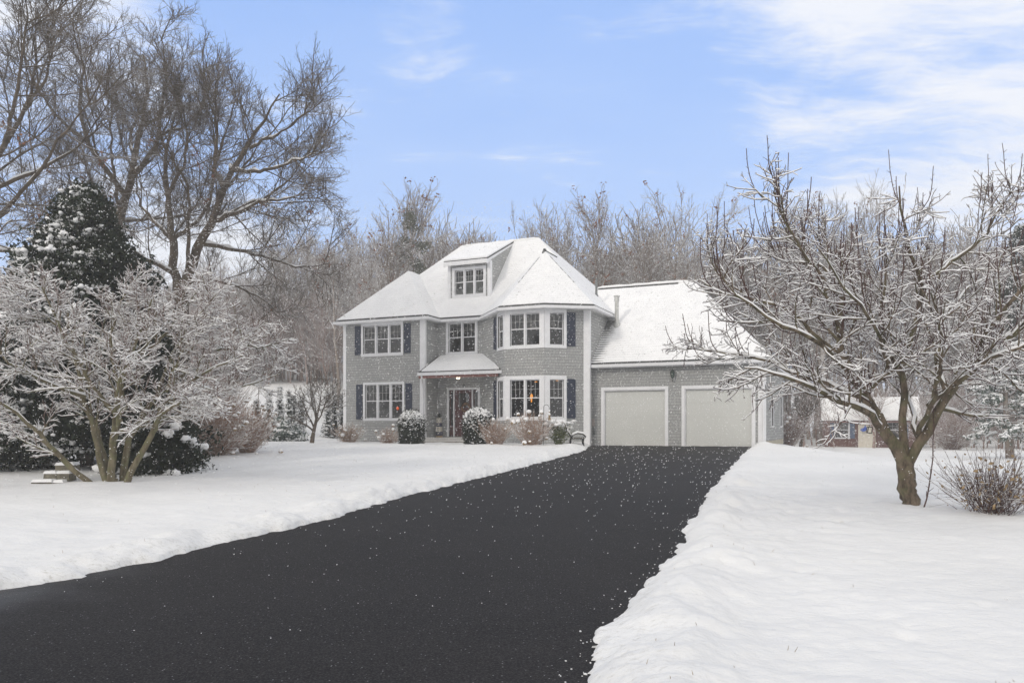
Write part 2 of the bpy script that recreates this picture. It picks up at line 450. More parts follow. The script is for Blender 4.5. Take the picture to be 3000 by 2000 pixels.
def snow_z(x, y):
    b = base_z(x, y)
    d = sdist(x, y)+fbm(x*3.1, y*3.1, 4)*.13+fbm(x*11, y*11, 3)*.05
    near = np.exp(-np.clip(d, 0, None)/1.1)
    e_ = np.clip(d/.34, 0, 1); edge = .25*np.sqrt(np.clip(d/.05, 0, 1))+.75*np.sin(e_*np.pi/2)
    th = .105+.07*np.exp(-((d-.55)/.32)**2)*(1+2.4*fbm(x*1.3, y*1.3, 2))
    lump = fbm(x*1.1, y*.8, 4)*.045+fbm(x*5, y*5, 3)*(.014+.05*near)+fbm(x*14, y*14, 2)*(.004+.012*near)
    rough = sstep(3.2, 2.0, np.hypot(x-4.6, (y-16.5)*.45))      # trodden patch beside the drive
    lump = lump+rough*fbm(x*4, y*4, 3)*.06
    for (fx, fy) in TRACKS: lump = lump-.035*np.exp(-(((x-fx)/.07)**2+((y-fy)/.09)**2))
    z = b+np.where(d > 0, edge*(th+lump), -.06)
    return z, d
def axis(c0, c1, s0, ratio, lo, hi):
    a = list(np.arange(c0, c1+1e-6, s0)); s = s0
    while a[-1] < hi: s *= ratio; a.append(a[-1]+s)
    s = s0; b = []; cur = c0
    while cur > lo: s *= ratio; cur -= s; b.append(cur)
    return np.array(b[::-1]+a)
xs = axis(-3.4, 3.6, .032, 1.024, -420, 420)
ys = [3.0]; 
while ys[-1] < 520: ys.append(ys[-1]+max(.03, .0095*ys[-1]))
ys = np.array([-60, -30, -15, -8, -4, -1, 1, 2, 2.6]+ys)
GX, GY = np.meshgrid(xs, ys)
ZZ, DD = snow_z(GX, GY)
far = sstep(110, 160, GY); ZZ = ZZ*(1-far)+far*(base_z(GX, GY))
V = np.stack([GX, GY, ZZ], -1).reshape(-1, 3)
ny, nx_ = GX.shape; I = np.arange(ny*nx_).reshape(ny, nx_)
Q = np.stack([I[:-1, :-1], I[:-1, 1:], I[1:, 1:], I[1:, :-1]], -1).reshape(-1, 4)
g = npmesh('ground', V, Q, M['snow_ground'], smooth=True); tag(g, kind='structure')
at = g.data.attributes.new('dirt', 'FLOAT', 'POINT')
lf = (GX < 1.0+.05*GY-.0)
dirt = np.exp(-np.clip(DD-.05, 0, None)/np.where(lf, .55, .12))*np.where(lf, .8, .28)
at.data.foreach_set('value', dirt.ravel().astype(np.float32))
# driveway sheet
dx = np.concatenate([np.arange(-34, -12, 2), np.linspace(-12, 14, 60)]); dy = np.concatenate([[-12, -6, -2], np.linspace(0, 37, 75)])
AX, AY = np.meshgrid(dx, dy); AZ = base_z(AX, AY)+.004
Iv = np.arange(AX.size).reshape(AX.shape)
cxm = (AX[:-1, :-1]+AX[1:, 1:])/2; cym = (AY[:-1, :-1]+AY[1:, 1:])/2
keep = sdist(cxm, cym) < .9
Q = np.stack([Iv[:-1, :-1], Iv[:-1, 1:], Iv[1:, 1:], Iv[1:, :-1]], -1)[keep]
vv = cxm*ST+cym*CT      # stay in front of the garage
o = npmesh('driveway', np.stack([AX, AY, AZ], -1).reshape(-1, 3), Q, M['asphalt'], smooth=True); tag(o, kind='structure')

# ------------------------------------------------------------------ the house
U0, V0 = -17.5, 38.
hx, hy = uv2xy(U0, V0)
ZB = CAMZ-GZ      # z relative to camera -> local z
house = thing('house', 'grey cedar-shingled two-storey house with bay, dormer and attached two-car garage', 'house', (hx, hy, GZ), -TH)
def H(u, v, zr): return (u-U0, v-V0, zr+ZB)
def ray(px, py): t = (px-CX)/F; return (t*CT-ST, t*ST+CT, (HY-py)/F)
def hit(px, py, a, b, c, d):
    r = ray(px, py); Z = d/(a*r[0]+b*r[1]+c*r[2]); return (r[0]*Z, r[1]*Z, r[2]*Z)
def c1(x, y): return (950+.4464*x, 650+.4464*y)
def c3(x, y): return (1650+.3826*x, 780+.3826*y)

class Wall:
    def __init__(s, p0, p1, z0, z1):
        s.p0 = p0; s.p1 = p1; s.z0 = z0; s.z1 = z1
        s.L = math.hypot(p1[0]-p0[0], p1[1]-p0[1]); s.d = ((p1[0]-p0[0])/s.L, (p1[1]-p0[1])/s.L)
        s.n = (s.d[1], -s.d[0]); s.holes = []
        s.uo = random.random()*5
    def fr(s, a, w, z): return H(s.p0[0]+s.d[0]*a+s.n[0]*w, s.p0[1]+s.d[1]*a+s.n[1]*w, z)
    def az(s, px, py):
        k = s.n[0]*s.p0[0]+s.n[1]*s.p0[1]
        u, v, z = hit(px, py, s.n[0], s.n[1], 0, k)
        return ((u-s.p0[0])*s.d[0]+(v-s.p0[1])*s.d[1], z)
    def mesh(s, mb):
        A = sorted({0, s.L, *[h[0] for h in s.holes], *[h[1] for h in s.holes]}); Z = sorted({s.z0, s.z1, *[h[2] for h in s.holes], *[h[3] for h in s.holes]})
        for a0, a1 in zip(A, A[1:]):
            for z0, z1 in zip(Z, Z[1:]):
                ca, cz = (a0+a1)/2, (z0+z1)/2
                if any(h[0] < ca < h[1] and h[2] < cz < h[3] for h in s.holes): continue
                q = ((a0, z0), (a1, z0), (a1, z1), (a0, z1))
                mb.face([s.fr(a, 0, z) for a, z in q], [(a+s.uo, z+ZB) for a, z in q])
        for a0, a1, z0, z1 in s.holes:      # reveals
            for q in (((a0, z0), (a0, z1)), ((a1, z1), (a1, z0)), ((a0, z1), (a1, z1)), ((a1, z0), (a0, z0))):
                (x0, y0), (x1, y1) = q
                mb.face([s.fr(x0, 0, y0), s.fr(x1, 0, y1), s.fr(x1, -.14, y1), s.fr(x0, -.14, y0)])
def window(w, a0, a1, z0, z1, n, cas=.10, parent=None, name='window', top=None, rows=2, cols=3, sides=(1, 1), bottom=True):
    """double-hung units in one casing; a0..z1 is the opening"""
    w.holes.append((a0, a1, z0, z1))
    mb = MB(); t = top if top is not None else z1+cas
    mb.obox(w.fr, a0-(cas if sides[0] else 0), a1+(cas if sides[1] else 0), 0.002, .032, z1, t)
    if bottom:
        mb.obox(w.fr, a0-cas*sides[0], a1+cas*sides[1], 0.002, .032, z0-cas, z0)
        mb.obox(w.fr, a0-cas*sides[0]-.02, a1+cas*sides[1]+.02, .034, .06, z0-.03, z0+.012)
    if sides[0]: mb.obox(w.fr, a0-cas, a0-.001, 0.003, .033, z0, z1)
    if sides[1]: mb.obox(w.fr, a1+.001, a1+cas, 0.003, .033, z0, z1)
    mu = .075; sw = (a1-a0-(n-1)*mu)/n
    for i in range(1, n):
        x = a0+i*sw+(i-1)*mu; mb.obox(w.fr, x, x+mu, -.12, .012, z0, z1)
    win = mb.build(name, M['trim'], parent or house)
    for i in range(n):
        x0 = a0+i*(sw+mu); x1 = x0+sw; sm = MB(); fw = .035; zm = z0+(z1-z0)*.52
        e = .003
        sm.obox(w.fr, x0+e, x0+fw, -.10, -.05, z0+e, z1-e); sm.obox(w.fr, x1-fw, x1-e, -.10, -.05, z0+e, z1-e)
        sm.obox(w.fr, x0+fw, x1-fw, -.10, -.05, z0+e, z0+fw+.01); sm.obox(w.fr, x0+fw, x1-fw, -.10, -.05, z1-fw, z1-e)
        sm.obox(w.fr, x0+fw, x1-fw, -.105, -.045, zm-.02, zm+.02)
        sm.build('sash', M['trim'], win)
        gm = MB()
        for k in range(1, cols):
            x = x0+fw+(x1-x0-2*fw)*k/cols; gm.obox(w.fr, x-.0055, x+.0055, -.079, -.066, zm+.02, z1-fw)
        for k in range(1, rows):
            z = zm+(z1-fw-zm)*k/rows; gm.obox(w.fr, x0+fw, x1-fw, -.078, -.067, z-.0055, z+.0055)
        gm.build('muntin_grid', M['trim_dull'], win)
        pm = MB(); pm.face([w.fr(x0+.01, -.085, z0+.01), w.fr(x1-.01, -.085, z0+.01), w.fr(x1-.01, -.085, z1-.01), w.fr(x0+.01, -.085, z1-.01)])
        pm.build('pane', M['glass'], win)
    return win
def shutter(w, a0, a1, z0, z1, parent=None, m='shutter'):
    mb = MB(); mb.obox(w.fr, a0, a1, .002, .022, z0, z1)
    r = .045
    for q in ((a0, a0+r, z0, z1), (a1-r, a1, z0, z1)): mb.obox(w.fr, q[0], q[1], .0225, .042, q[2], q[3])
    zc = (z0+z1)/2
    for z in (z0, zc-r/2, z1-r): mb.obox(w.fr, a0+r, a1-r, .0225, .041, z, z+r)
    z = z0+r+.02
    while z < z1-r-.03:
        if abs(z-zc) > .05: mb.obox(w.fr, a0+r, a1-r, .0222, .034, z, z+.022)
        z += .045
    return mb.build('shutter', M[m], parent or house)

ZW0, ZW1, ZE = -.80, 5.30, 5.44
W = {
 'left': Wall((-23.9, 33.4), (-19.16, 33.4), ZW0, ZW1), 'ret': Wall((-19.16, 33.4), (-19.16, 34.7), ZW0, ZW1),
 'mid': Wall((-19.16, 34.7), (-16.71, 34.7), ZW0, ZW1), 'bl': Wall((-16.71, 34.7), (-14.45, 32.4), ZW0, ZW1),
 'bc': Wall((-14.45, 32.4), (-12.53, 32.4), ZW0, ZW1), 'br': Wall((-12.53, 32.4), (-11.1, 33.6), ZW0, ZW1),
 'rf': Wall((-11.1, 33.6), (-10.83, 33.6), ZW0, ZW1), 'rs': Wall((-10.83, 33.6), (-10.83, 42.3), ZW0, ZW1),
 'back': Wall((-10.83, 42.3), (-23.9, 42.3), ZW0, ZW1), 'ls': Wall((-23.9, 42.3), (-23.9, 33.4), ZW0, ZW1),
}
def box_px(w, xa, xb, yt, yb, cc=c1):
    a0, z1a = w.az(*cc(xa, yt)); a1, _ = w.az(*cc(xb, yt)); _, z0 = w.az(*cc(xa, yb))
    return a0, a1, z0, z1a
# windows of the left block
w = W['left']
a0, a1, z0, z1 = box_px(w, 256, 505, 686, 870); ZU0, ZU1 = z0, z1
window(w, a0, a1, z0, z1, 3, .115, top=ZW1)
b0, b1, z0l, z1l = box_px(w, 268, 514, 1068, 1292); window(w, b0, b1, z0l, z1l, 3)
for q in ((203, 241), (525, 567)):
    s0, _ = w.az(*c1(q[0], 700)); s1, _ = w.az(*c1(q[1], 700)); shutter(w, s0, s1, z0-.02, z1+.02)
for q in ((212, 252), (535, 577)):
    s0, _ = w.az(*c1(q[0], 1100)); s1, _ = w.az(*c1(q[1], 1100)); shutter(w, s0, s1, z0l-.02, z1l+.02)
w = W['mid']; a0, a1, z0, z1 = box_px(w, 816, 990, 668, 860); window(w, a0, a1, z0, z1, 2, .14, top=ZW1)
# bay: three white panels with sashes, two storeys
for (yt, yb, top) in ((606, 816, ZW1), (1037, 1284, None)):
    w = W['bc']; _, _, z0, z1 = box_px(w, 1220, 1412, yt, yb)
    tp = top if top else z1+.17
    a0, _ = w.az(*c1(1220, yt)); a1, _ = w.az(*c1(1413, yt))
    window(w, a0, a1, z0, z1, 2, .13, top=tp, sides=(0, 0), bottom=False)
    w.holes[-1] = (a0, a1, z0, z1)
    mb = MB(); mb.obox(w.fr, 0, a0-.001, .002, .034, z0, tp); mb.obox(w.fr, a1+.001, w.L, .002, .034, z0, tp); mb.obox(w.fr, 0, w.L, .002, .034, z0-.13, z0)
    mb.build('bay_panel', M['trim'], house)
    w = W['br']; a0, _ = w.az(*c1(1479, yt)); a1, _ = w.az(*c1(1571, yt)); window(w, a0, a1, z0, z1, 1, .13, top=tp, sides=(0, 1), bottom=False)
    mb = MB(); mb.obox(w.fr, 0, a0-.001, .002, .034, z0, tp); mb.obox(w.fr, 0, a1+.13, .002, .034, z0-.13, z0); mb.build('bay_panel', M['trim'], house)
    shutter(w, a1+.15, a1+.15+.40, z0-.03, z1+.03)
    w = W['bl']; a0, _ = w.az(*c1(1141, yt)); a1, _ = w.az(*c1(1176, yt)); window(w, a0, a1, z0, z1, 1, .10, top=tp, sides=(1, 0), bottom=False)
    mb = MB(); mb.obox(w.fr, a1+.001, w.L, .002, .034, z0, tp); mb.obox(w.fr, a0-.10, w.L, .002, .034, z0-.13, z0); mb.build('bay_panel', M['trim'], house)
    shutter(w, a0-.12-.42, a0-.12, z0-.03, z1+.03)
# front door
w = W['mid']
da0, dz1 = w.az(*c1(820, 1103)); da1, _ = w.az(*c1(1010, 1103)); dz0 = -.40+.0
w.holes.append((da0, da1, dz0, dz1))
mb = MB()
mb.obox(w.fr, da0-.11, da0-.001, .002, .04, dz0, dz1+.11); mb.obox(w.fr, da1+.001, da1+.11, .002, .04, dz0, dz1+.11); mb.obox(w.fr, da0, da1, .002, .04, dz1, dz1+.11)
tot = da1-da0; p1_ = da0+tot*.16; p2_ = da0+tot*.80
for p in (p1_, p2_): mb.obox(w.fr, p-.03, p+.03, -.12, .01, dz0, dz1)
df = mb.build('door_frame', M['trim'], house)
mb = MB(); mb.obox(w.fr, p1_+.03, p2_-.03, -.12, -.07, dz0+.02, dz1)
dw = p2_-p1_-.06
for (fa, fb, ga, gb) in ((.14, .44, .06, .40), (.56, .86, .06, .40), (.14, .44, .46, .56), (.56, .86, .46, .56)):
    mb.obox(w.fr, p1_+.03+dw*fa, p1_+.03+dw*fb, -.069, -.055, dz0+(dz1-dz0)*ga, dz0+(dz1-dz0)*gb)
dr = mb.build('front_door', M['maroon'], house)
mb = MB(); mb.obox(w.fr, p1_+.03+dw*.2, p1_+.03+dw*.8, -.068, -.062, dz0+(dz1-dz0)*.62, dz0+(dz1-dz0)*.93); mb.build('door_glass', M['glass'], dr)
mb = MB(); mb.tube([w.fr(p2_-.10, -.07, dz0+.95), w.fr(p2_-.10, -.02, dz0+.95), w.fr(p2_-.10, -.02, dz0+1.1), w.fr(p2_-.10, -.07, dz0+1.1)], .012, 6); mb.build('handle', M['gold'], dr)
for a, b in ((da0, p1_-.03), (p2_+.03, da1)):
    mb = MB(); mb.obox(w.fr, a, b, -.12, -.08, dz0+.02, dz0+.55)
    mb.obox(w.fr, a, a+.04, -.12, -.08, dz0+.55, dz1); mb.obox(w.fr, b-.04, b, -.12, -.08, dz0+.55, dz1); mb.obox(w.fr, a+.04, b-.04, -.12, -.08, dz1-.08, dz1)
    s_ = mb.build('sidelight', M['maroon'], house)
    mb = MB(); mb.face([w.fr(a, -.10, dz0+.55), w.fr(b, -.10, dz0+.55), w.fr(b, -.10, dz1), w.fr(a, -.10, dz1)]); mb.build('pane', M['glass'], s_)
# walls
mb = MB()
for w in W.values(): w.mesh(mb)
mb.build('wall', M['siding'], house)
mb = MB()      # rooms seen through the glass
for z in (-.42, 2.55): mb.face([H(-23.8, 35, z), H(-10.9, 35, z), H(-10.9, 42.2, z), H(-23.8, 42.2, z)])
for z0, z1 in ((-.42, 2.4), (2.55, 5.28)):
    mb.face([H(-23.8, 38.4, z0), H(-10.9, 38.4, z0), H(-10.9, 38.4, z1), H(-23.8, 38.4, z1)])
    for u in (-19.3, -16.6):
        mb.face([H(u, 35.0, z0), H(u, 38.4, z0), H(u, 38.4, z1), H(u, 35.0, z1)])
mb.face([H(-23.8, 33.5, 2.42), H(-19.3, 33.5, 2.42), H(-19.3, 38.4, 2.42), H(-23.8, 38.4, 2.42)])
mb.face([H(-16.6, 35, 2.42), H(-14.4, 32.5, 2.42), H(-12.6, 32.5, 2.42), H(-10.9, 33.7, 2.42), H(-10.9, 38.4, 2.42), H(-16.6, 38.4, 2.42)])
mb.face([H(-23.8, 33.5, -.42), H(-19.3, 33.5, -.42), H(-19.3, 35, -.42), H(-23.8, 35, -.42)])
mb.face([H(-16.6, 34.9, -.42), H(-14.4, 32.5, -.42), H(-12.6, 32.5, -.42), H(-10.9, 33.7, -.42), H(-10.9, 35, -.42), H(-16.6, 35, -.42)])
mb.build('interior', M['room'], house)
# ceiling frieze / corner boards
CB = .17
def corner(u, v, du0, du1, dv0, dv1, z0, z1, name='corner_board', m='trim'):
    mb = MB(); mb.box(u+du0-U0, u+du1-U0, v+dv0-V0, v+dv1-V0, z0+ZB, z1+ZB); return mb.build(name, M[m], house)
corner(-23.9, 33.4, -.025, .15, -.028, .15, -.75, ZW1)
corner(-19.16, 33.4, -.26, .028, -.03, .12, -.75, ZW1)
corner(-10.83, 33.6, -.27, .028, -.03, .14, -.78, ZW1)
# roof planes --------------------------------------------------
E_ = {'L1': (-24.2, 33.1, ZE), 'L2': (-18.86, 33.1, ZE), 'K': (-18.86, 34.4, ZE), 'J': (-16.6, 34.4, ZE), 'A': (-14.57, 32.1, ZE), 'B': (-12.41, 32.1, ZE),
      'C': (-10.53, 33.3, ZE), 'D': (-10.53, 42.6, ZE), 'G': (-24.2, 42.6, ZE), 'P1': (-19.75, 38.5, 9.97), 'P2': (-15.2, 38.5, 9.97),
      'E': (-13.7, 37.15, 8.52), 'T': (-13.7, 35.5, 8.52), 'LA': (-21.5, 35.77, 8.22), 'LE': (-21.5, 36.9, 8.22)}
names = list(E_); RV = [E_[n] for n in names]; ix = {n: i for i, n in enumerate(names)}
RF = [['L1', 'L2', 'LA'], ['L2', 'K', 'LE', 'LA'], ['K', 'J', 'E', 'P2', 'P1', 'LE'], ['J', 'A', 'T', 'E'], ['A', 'B', 'T'], ['B', 'C', 'T'],
      ['C', 'D', 'P2', 'E', 'T'], ['D', 'G', 'P1', 'P2'], ['G', 'L1', 'LA', 'LE', 'P1']]
OUT = ['L1', 'L2', 'K', 'J', 'A', 'B', 'C', 'D', 'G']
def offset_outline(pts, d):
    n = len(pts); res = []
    for i in range(n):
        a, b, c = pts[i-1], pts[i], pts[(i+1) % n]
        d1 = Vector((b[0]-a[0], b[1]-a[1])).normalized(); d2 = Vector((c[0]-b[0], c[1]-b[1])).normalized()
        n1 = Vector((d1.y, -d1.x)); n2 = Vector((d2.y, -d2.x)); m = (n1+n2); m = m/max(m.length_squared, .2)*2*d
        res.append((b[0]+m.x, b[1]+m.y))
    return res
def shell(faces, verts, outline, lift, thick, inset=0.):
    """roof sheet as a closed skin: top faces, skirt"""
    mb = MB(); ins = {}
    if inset:
        o2 = offset_outline([verts[i] for i in outline], -inset)
        ins = {i: p for i, p in zip(outline, o2)}
    def P(i, dz):
        x, y, z = verts[i]
        if i in ins: x, y = ins[i]
        return H(x, y, z+dz)
    for f in faces: mb.face([P(i, lift+thick) for i in f])
    n = len(outline)
    for k in range(n):
        a, b = outline[k], outline[(k+1) % n]
        mb.face([P(a, lift), P(b, lift), P(b, lift+thick), P(a, lift+thick)])
    return mb
fi = [[ix[n] for n in f] for f in RF]; oi = [ix[n] for n in OUT]
rf = shell(fi, RV, oi, -.02, .06).build('roof', M['dark_roof'], house)
def tess(mb, jit=0, name='snow_layer', m='roof_snow', parent=None, seg=.35):
    o = mb.build(name, M[m], parent)
    return o
shell(fi, RV, oi, .04, .05, .035).build('snow_layer', M['roof_snow'], rf)
# soft snow swellings along ridges and hips
def ridge_roll(pts, r, m='snow', parent=None, name='ridge_snow'):
    rng = random.Random(3); mb = MB(); P = []
    for a, b in zip(pts, pts[1:]):
        n = max(2, int((Vector(b)-Vector(a)).length/.3))
        for k in range(n): P.append([a[i]+(b[i]-a[i])*k/n for i in range(3)])
    P.append(list(pts[-1])); rr = [r*rng.uniform(.75, 1.15) for _ in P]; rr[0] *= .4; rr[-1] *= .4
    mb.tube([H(*p) for p in P], rr, 8); return mb.build(name, M[m], parent, True)
def up(p, d): return (p[0], p[1], p[2]+d)
ridge_roll([up(E_['P1'], .03), up(E_['P2'], .03)], .10, parent=rf)
ridge_roll([up(E_['LA'], .02), up(E_['LE'], .02)], .09, parent=rf)
mb = MB(); mb.tube([H(*up(E_['T'], .10)), H(*up(E_['E'], .10))], .035, 6); mb.tube([H(*up(E_['T'], .13)), H(-13.75, 35.3, 8.46)], [.09, .03], 6); mb.build('ridge_cap', M['dark_roof'], rf)
def capline(a, b, t0, t1, r=.012):
    mb = MB(); rng = random.Random(9); n = 26; P_ = []
    for k in range(n+1):
        t = t0+(t1-t0)*k/n; P_.append(H(*[a[i]+(b[i]-a[i])*t+(.088 if i == 2 else 0) for i in range(3)]))
    mb.tube(P_, [r*rng.choice((.25, .9, 1.2, .3, 1.)) for _ in P_], 5)
    mb.build('hip_edge', M['dark_roof'], rf)
capline(E_['T'], E_['A'], .12, .6); capline(E_['T'], E_['C'], .1, .62)
# soffit, fascia, gutter
OV = [E_[n] for n in OUT]
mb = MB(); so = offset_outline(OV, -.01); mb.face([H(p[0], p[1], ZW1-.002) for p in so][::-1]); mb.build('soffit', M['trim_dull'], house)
def belt(outl, d0, d1, z0, z1, closed=True, name='fascia', m='trim', segs=None):
    a = offset_outline(outl, d0); b = offset_outline(outl, d1); n = len(outl); mb = MB()
    for k in (segs if segs is not None else range(n)):
        j = (k+1) % n
        mb.hexa([H(*b[k], z0), H(*b[j], z0), H(*a[j], z0), H(*a[k], z0), H(*b[k], z1), H(*b[j], z1), H(*a[j], z1), H(*a[k], z1)])
    return mb.build(name, M[m], house)
belt(OV, -.03, -.003, ZW1-.03, ZE-.025)
belt(OV, .0, .10, ZE-.15, ZE-.035, name='gutter', segs=range(0, 7))
belt(OV, .095, .112, ZE-.06, ZE-.03, name='gutter_lip', segs=range(0, 7))
# dormer --------------------------------------------------
du0, du1, dv = -18.92, -16.57, 35.4
dw_ = Wall((du0, dv), (du1, dv), 6.35, 8.38)
mb = MB()
a0, a1, z0, z1 = box_px(dw_, 857, 1045, 322, 484)
dm = MB()
win = window(dw_, a0, a1, z0, z1, 3, .14)
dw_.mesh(dm)
for u, sg in ((du1, 1), (du0, -1)):
    pts = [(u, dv, 6.3), (u, 38.6, 9.9), (u, dv, 8.38)]
    if sg < 0: pts = pts[::-1]
    dm.face([H(*p) for p in pts], [(p[1], p[2]+ZB) for p in pts])
dm.build('dormer_wall', M['siding'], house)
mb = MB(); mb.face([H(du0+.02, 36.6, 6), H(du1-.02, 36.6, 6), H(du1-.02, 36.6, 8.6), H(du0+.02, 36.6, 8.6)]); mb.build('attic_interior', M['room'], house)
for u, a, b in ((du0, -.025, .13), (du1, -.15, .025)): corner(u, dv, a, b, -.028, .18, 6.45, 8.38)
mb = MB(); us0, us1 = du0-.10, du1-.02; sl = (9.99-8.43)/(38.5-35.08)
def DZ(v, z=0): return 8.43+(v-35.08)*sl+z
P = lambda u, v, z: H(u, v, DZ(v, z))
mb.hexa([P(us0, 35.08, -.05), P(us1, 35.08, -.05), P(us1, 38.5, -.05), P(us0, 38.5, -.05), P(us0, 35.08, .02), P(us1, 35.08, .02), P(us1, 38.5, .02), P(us0, 38.5, .02)])
dr_ = mb.build('dormer_roof', M['dark_roof'], house)
mb = MB(); mb.hexa([P(us0+.02, 35.11, .021), P(us1-.02, 35.11, .021), P(us1-.02, 38.55, .021), P(us0+.02, 38.55, .021), P(us0+.02, 35.12, .09), P(us1-.03, 35.12, .09), P(us1-.03, 38.5, .08), P(us0+.02, 38.5, .08)])
mb.build('snow_layer', M['roof_snow'], dr_)
mb = MB()
mb.hexa([P(us0, 35.04, -.22), P(us1, 35.04, -.22), P(us1, 35.08, -.22), P(us0, 35.08, -.22), P(us0, 35.04, -.02), P(us1, 35.04, -.02), P(us1, 35.08, -.02), P(us0, 35.08, -.02)])
for u in (us0, us1-.035):
    mb.hexa([P(u, 35.081, -.27), P(u+.035, 35.081, -.27), P(u+.035, 38.3, -.21), P(u, 38.3, -.21), P(u, 35.081, -.052), P(u+.035, 35.081, -.052), P(u+.035, 38.3, -.052), P(u, 38.3, -.052)])
mb.face([P(us0+.036, 35.081, -.2), P(us0+.036, 36.2, -.2), P(us1-.036, 36.2, -.2), P(us1-.036, 35.081, -.2)])
mb.build('dormer_fascia', M['trim'], house)
# porch: slab, step, roof, gutter ------------------------------------
mb = MB(); mb.box(-19.13-U0, -15.75-U0, 33.35-V0, 34.68-V0, ZW0+ZB-.05, -.44+ZB)
mb.face([H(-15.74, 33.35, -.44), H(-15.2, 33.35, -.44), H(-15.74, 33.9, -.44)])
mb.box(-18.6-U0, -16.2-U0, 33.0-V0, 33.345-V0, ZW0+ZB-.05, -.62+ZB)
mb.box(-19.15-U0, -15.4-U0, 33.30-V0, 33.349-V0, -.47+ZB, -.425+ZB)
mb.build('porch_floor', M['porch'], house)
pz0, pz1, pv0, pv1 = 2.70, 3.60, 32.75, 34.69
prA = [(-19.12, pv0, pz0), (-14.76, pv0, pz0), (-16.55, pv1, pz1), (-19.14, pv1, pz1)]
mb = MB()
mb.hexa([H(*up(p, -.04)) for p in prA]+[H(*up(p, .02)) for p in prA]); pr = mb.build('porch_roof', M['dark_roof'], house)
prS = [(-18.98, pv0+.03, pz0), (-14.90, pv0+.03, pz0), (-16.5, pv1-.03, pz1), (-18.95, pv1-.03, pz1)]
mb = MB(); mb.hexa([H(*up(p, .021)) for p in prS]+[H(*up(p, .085)) for p in prS]); mb.build('snow_layer', M['roof_snow'], pr)
mb = MB(); mb.box(-19.14-U0, -14.72-U0, pv0-.10-V0, pv0+.0-V0, pz0-.17+ZB, pz0-.03+ZB); mb.box(-19.14-U0, -14.72-U0, pv0-.115-V0, pv0-.102-V0, pz0-.07+ZB, pz0-.035+ZB)
mb.build('gutter', M['trim'], house)
mb = MB(); mb.box(-19.13-U0, -14.95-U0, pv0+.003-V0, pv0+.08-V0, pz0-.30+ZB, pz0-.172+ZB); mb.build('porch_beam', M['red_brown'], house)
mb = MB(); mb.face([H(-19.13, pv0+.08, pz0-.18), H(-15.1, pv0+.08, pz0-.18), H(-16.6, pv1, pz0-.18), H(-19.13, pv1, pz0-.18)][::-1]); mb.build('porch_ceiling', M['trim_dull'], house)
lx = hit(1342, 1103, 0, 1, 0, 33.9)
mb = MB(); mb.lathe([(.02, .10), (.09, .08), (.10, .03), (.06, -.03), (.01, -.05)], H(lx[0], 33.9, pz0-.26), 12); mb.build('porch_lamp', M['lamp_white'], house, True)
# downspouts
mb = MB(); e = H(-19.21, 33.28, 0); 
mb.tube([H(-18.95, 32.72, pz0-.17), H(-18.95, 32.74, pz0-.28), H(-19.22, 33.30, pz0-.48), H(-19.22, 33.30, pz0-.65), H(-19.22, 33.30, -.72)], .042, 8); mb.build('downspout', M['trim'], house)
# ground pieces near the foundation
mb = MB(); mb.box(-19.1-U0, -15.6-U0, 32.97-V0, 33.0-V0, -.05, -.62+ZB); mb.build('step_riser', M['stone'], house)

# garage -------------------------------------------------
gz0, gz1 = -.78, 2.80
G = {'f': Wall((-10.82, 34.1), (-3.36, 34.1), gz0, gz1), 's': Wall((-3.36, 34.1), (-3.36, 43.5), gz0+.25, gz1), 'b': Wall((-3.36, 43.5), (-10.82, 43.5), gz0, gz1)}
w = G['f']
doors = []
for (xa, xb, yt) in ((313, 783, 945), (930, 1448, 933)):
    a0, z1 = w.az(*c3(xa, yt)); a1, _ = w.az(*c3(xb, yt)); doors.append((a0, a1))
gh = 1.72
for a0, a1 in doors:
    w.holes.append((a0, a1, gz0, gh))
    mb = MB(); t = .13
    mb.obox(w.fr, a0-t, a0-.001, .002, .035, gz0+.02, gh+t); mb.obox(w.fr, a1+.001, a1+t, .002, .035, gz0+.02, gh+t); mb.obox(w.fr, a0, a1, .002, .035, gh, gh+t)
    mb.obox(w.fr, a0+.001, a0+.03, -.12, .001, gz0+.02, gh-.001); mb.obox(w.fr, a1-.03, a1-.001, -.12, .001, gz0+.02, gh-.001); mb.obox(w.fr, a0+.03, a1-.03, -.12, .001, gh-.035, gh-.001)
    mb.build('garage_door_frame', M['trim'], house)
    mb = MB(); n = 4; hh = (gh-gz0-.03)/n
    for k in range(n):
        z = gz0+.03+k*hh
        mb.obox(w.fr, a0+.03, a1-.03, -.13, -.10, z+.0025, z+hh-.0025)
        for j in range(3): mb.obox(w.fr, a0+.031, a1-.031, -.0998, -.0985, z+hh*(.1+.3*j), z+hh*(.1+.3*j)+hh*.24)
    mb.obox(w.fr, a0+.03, a1-.03, -.14, -.12, gz0+.03, gh-.04)
    mb.build('garage_door', M['door_cream'], house)
w = G['s']
for (xa, xb) in ((1590, 1606), (1657, 1671)):
    a0, z1 = w.az(*c3(xa, 985)); a1, _ = w.az(*c3(xb, 985)); _, z0 = w.az(*c3(xa, 1230))
    window(w, a0+.1, a1+.1, z0+.05, z1-.1, 1, .07)
mb = MB()
for w in G.values(): w.mesh(mb)
mb.build('garage_wall', M['siding'], house)
mb = MB(); w = G['s']; mb.obox(w.fr, .04, w.L, -.12, -.02, gz0-.7, gz0+.25); mb.obox(w.fr, -.0, .039, -.16, .0, gz0-.7, gz0+.0); mb.build('foundation', M['concrete'], house)
mb = MB(); mb.box(-3.36-.28-U0, -3.36+.028-U0, 34.1-.03-V0, 34.24-V0, gz0+.02+ZB, gz1+ZB); mb.build('corner_board', M['trim'], house)
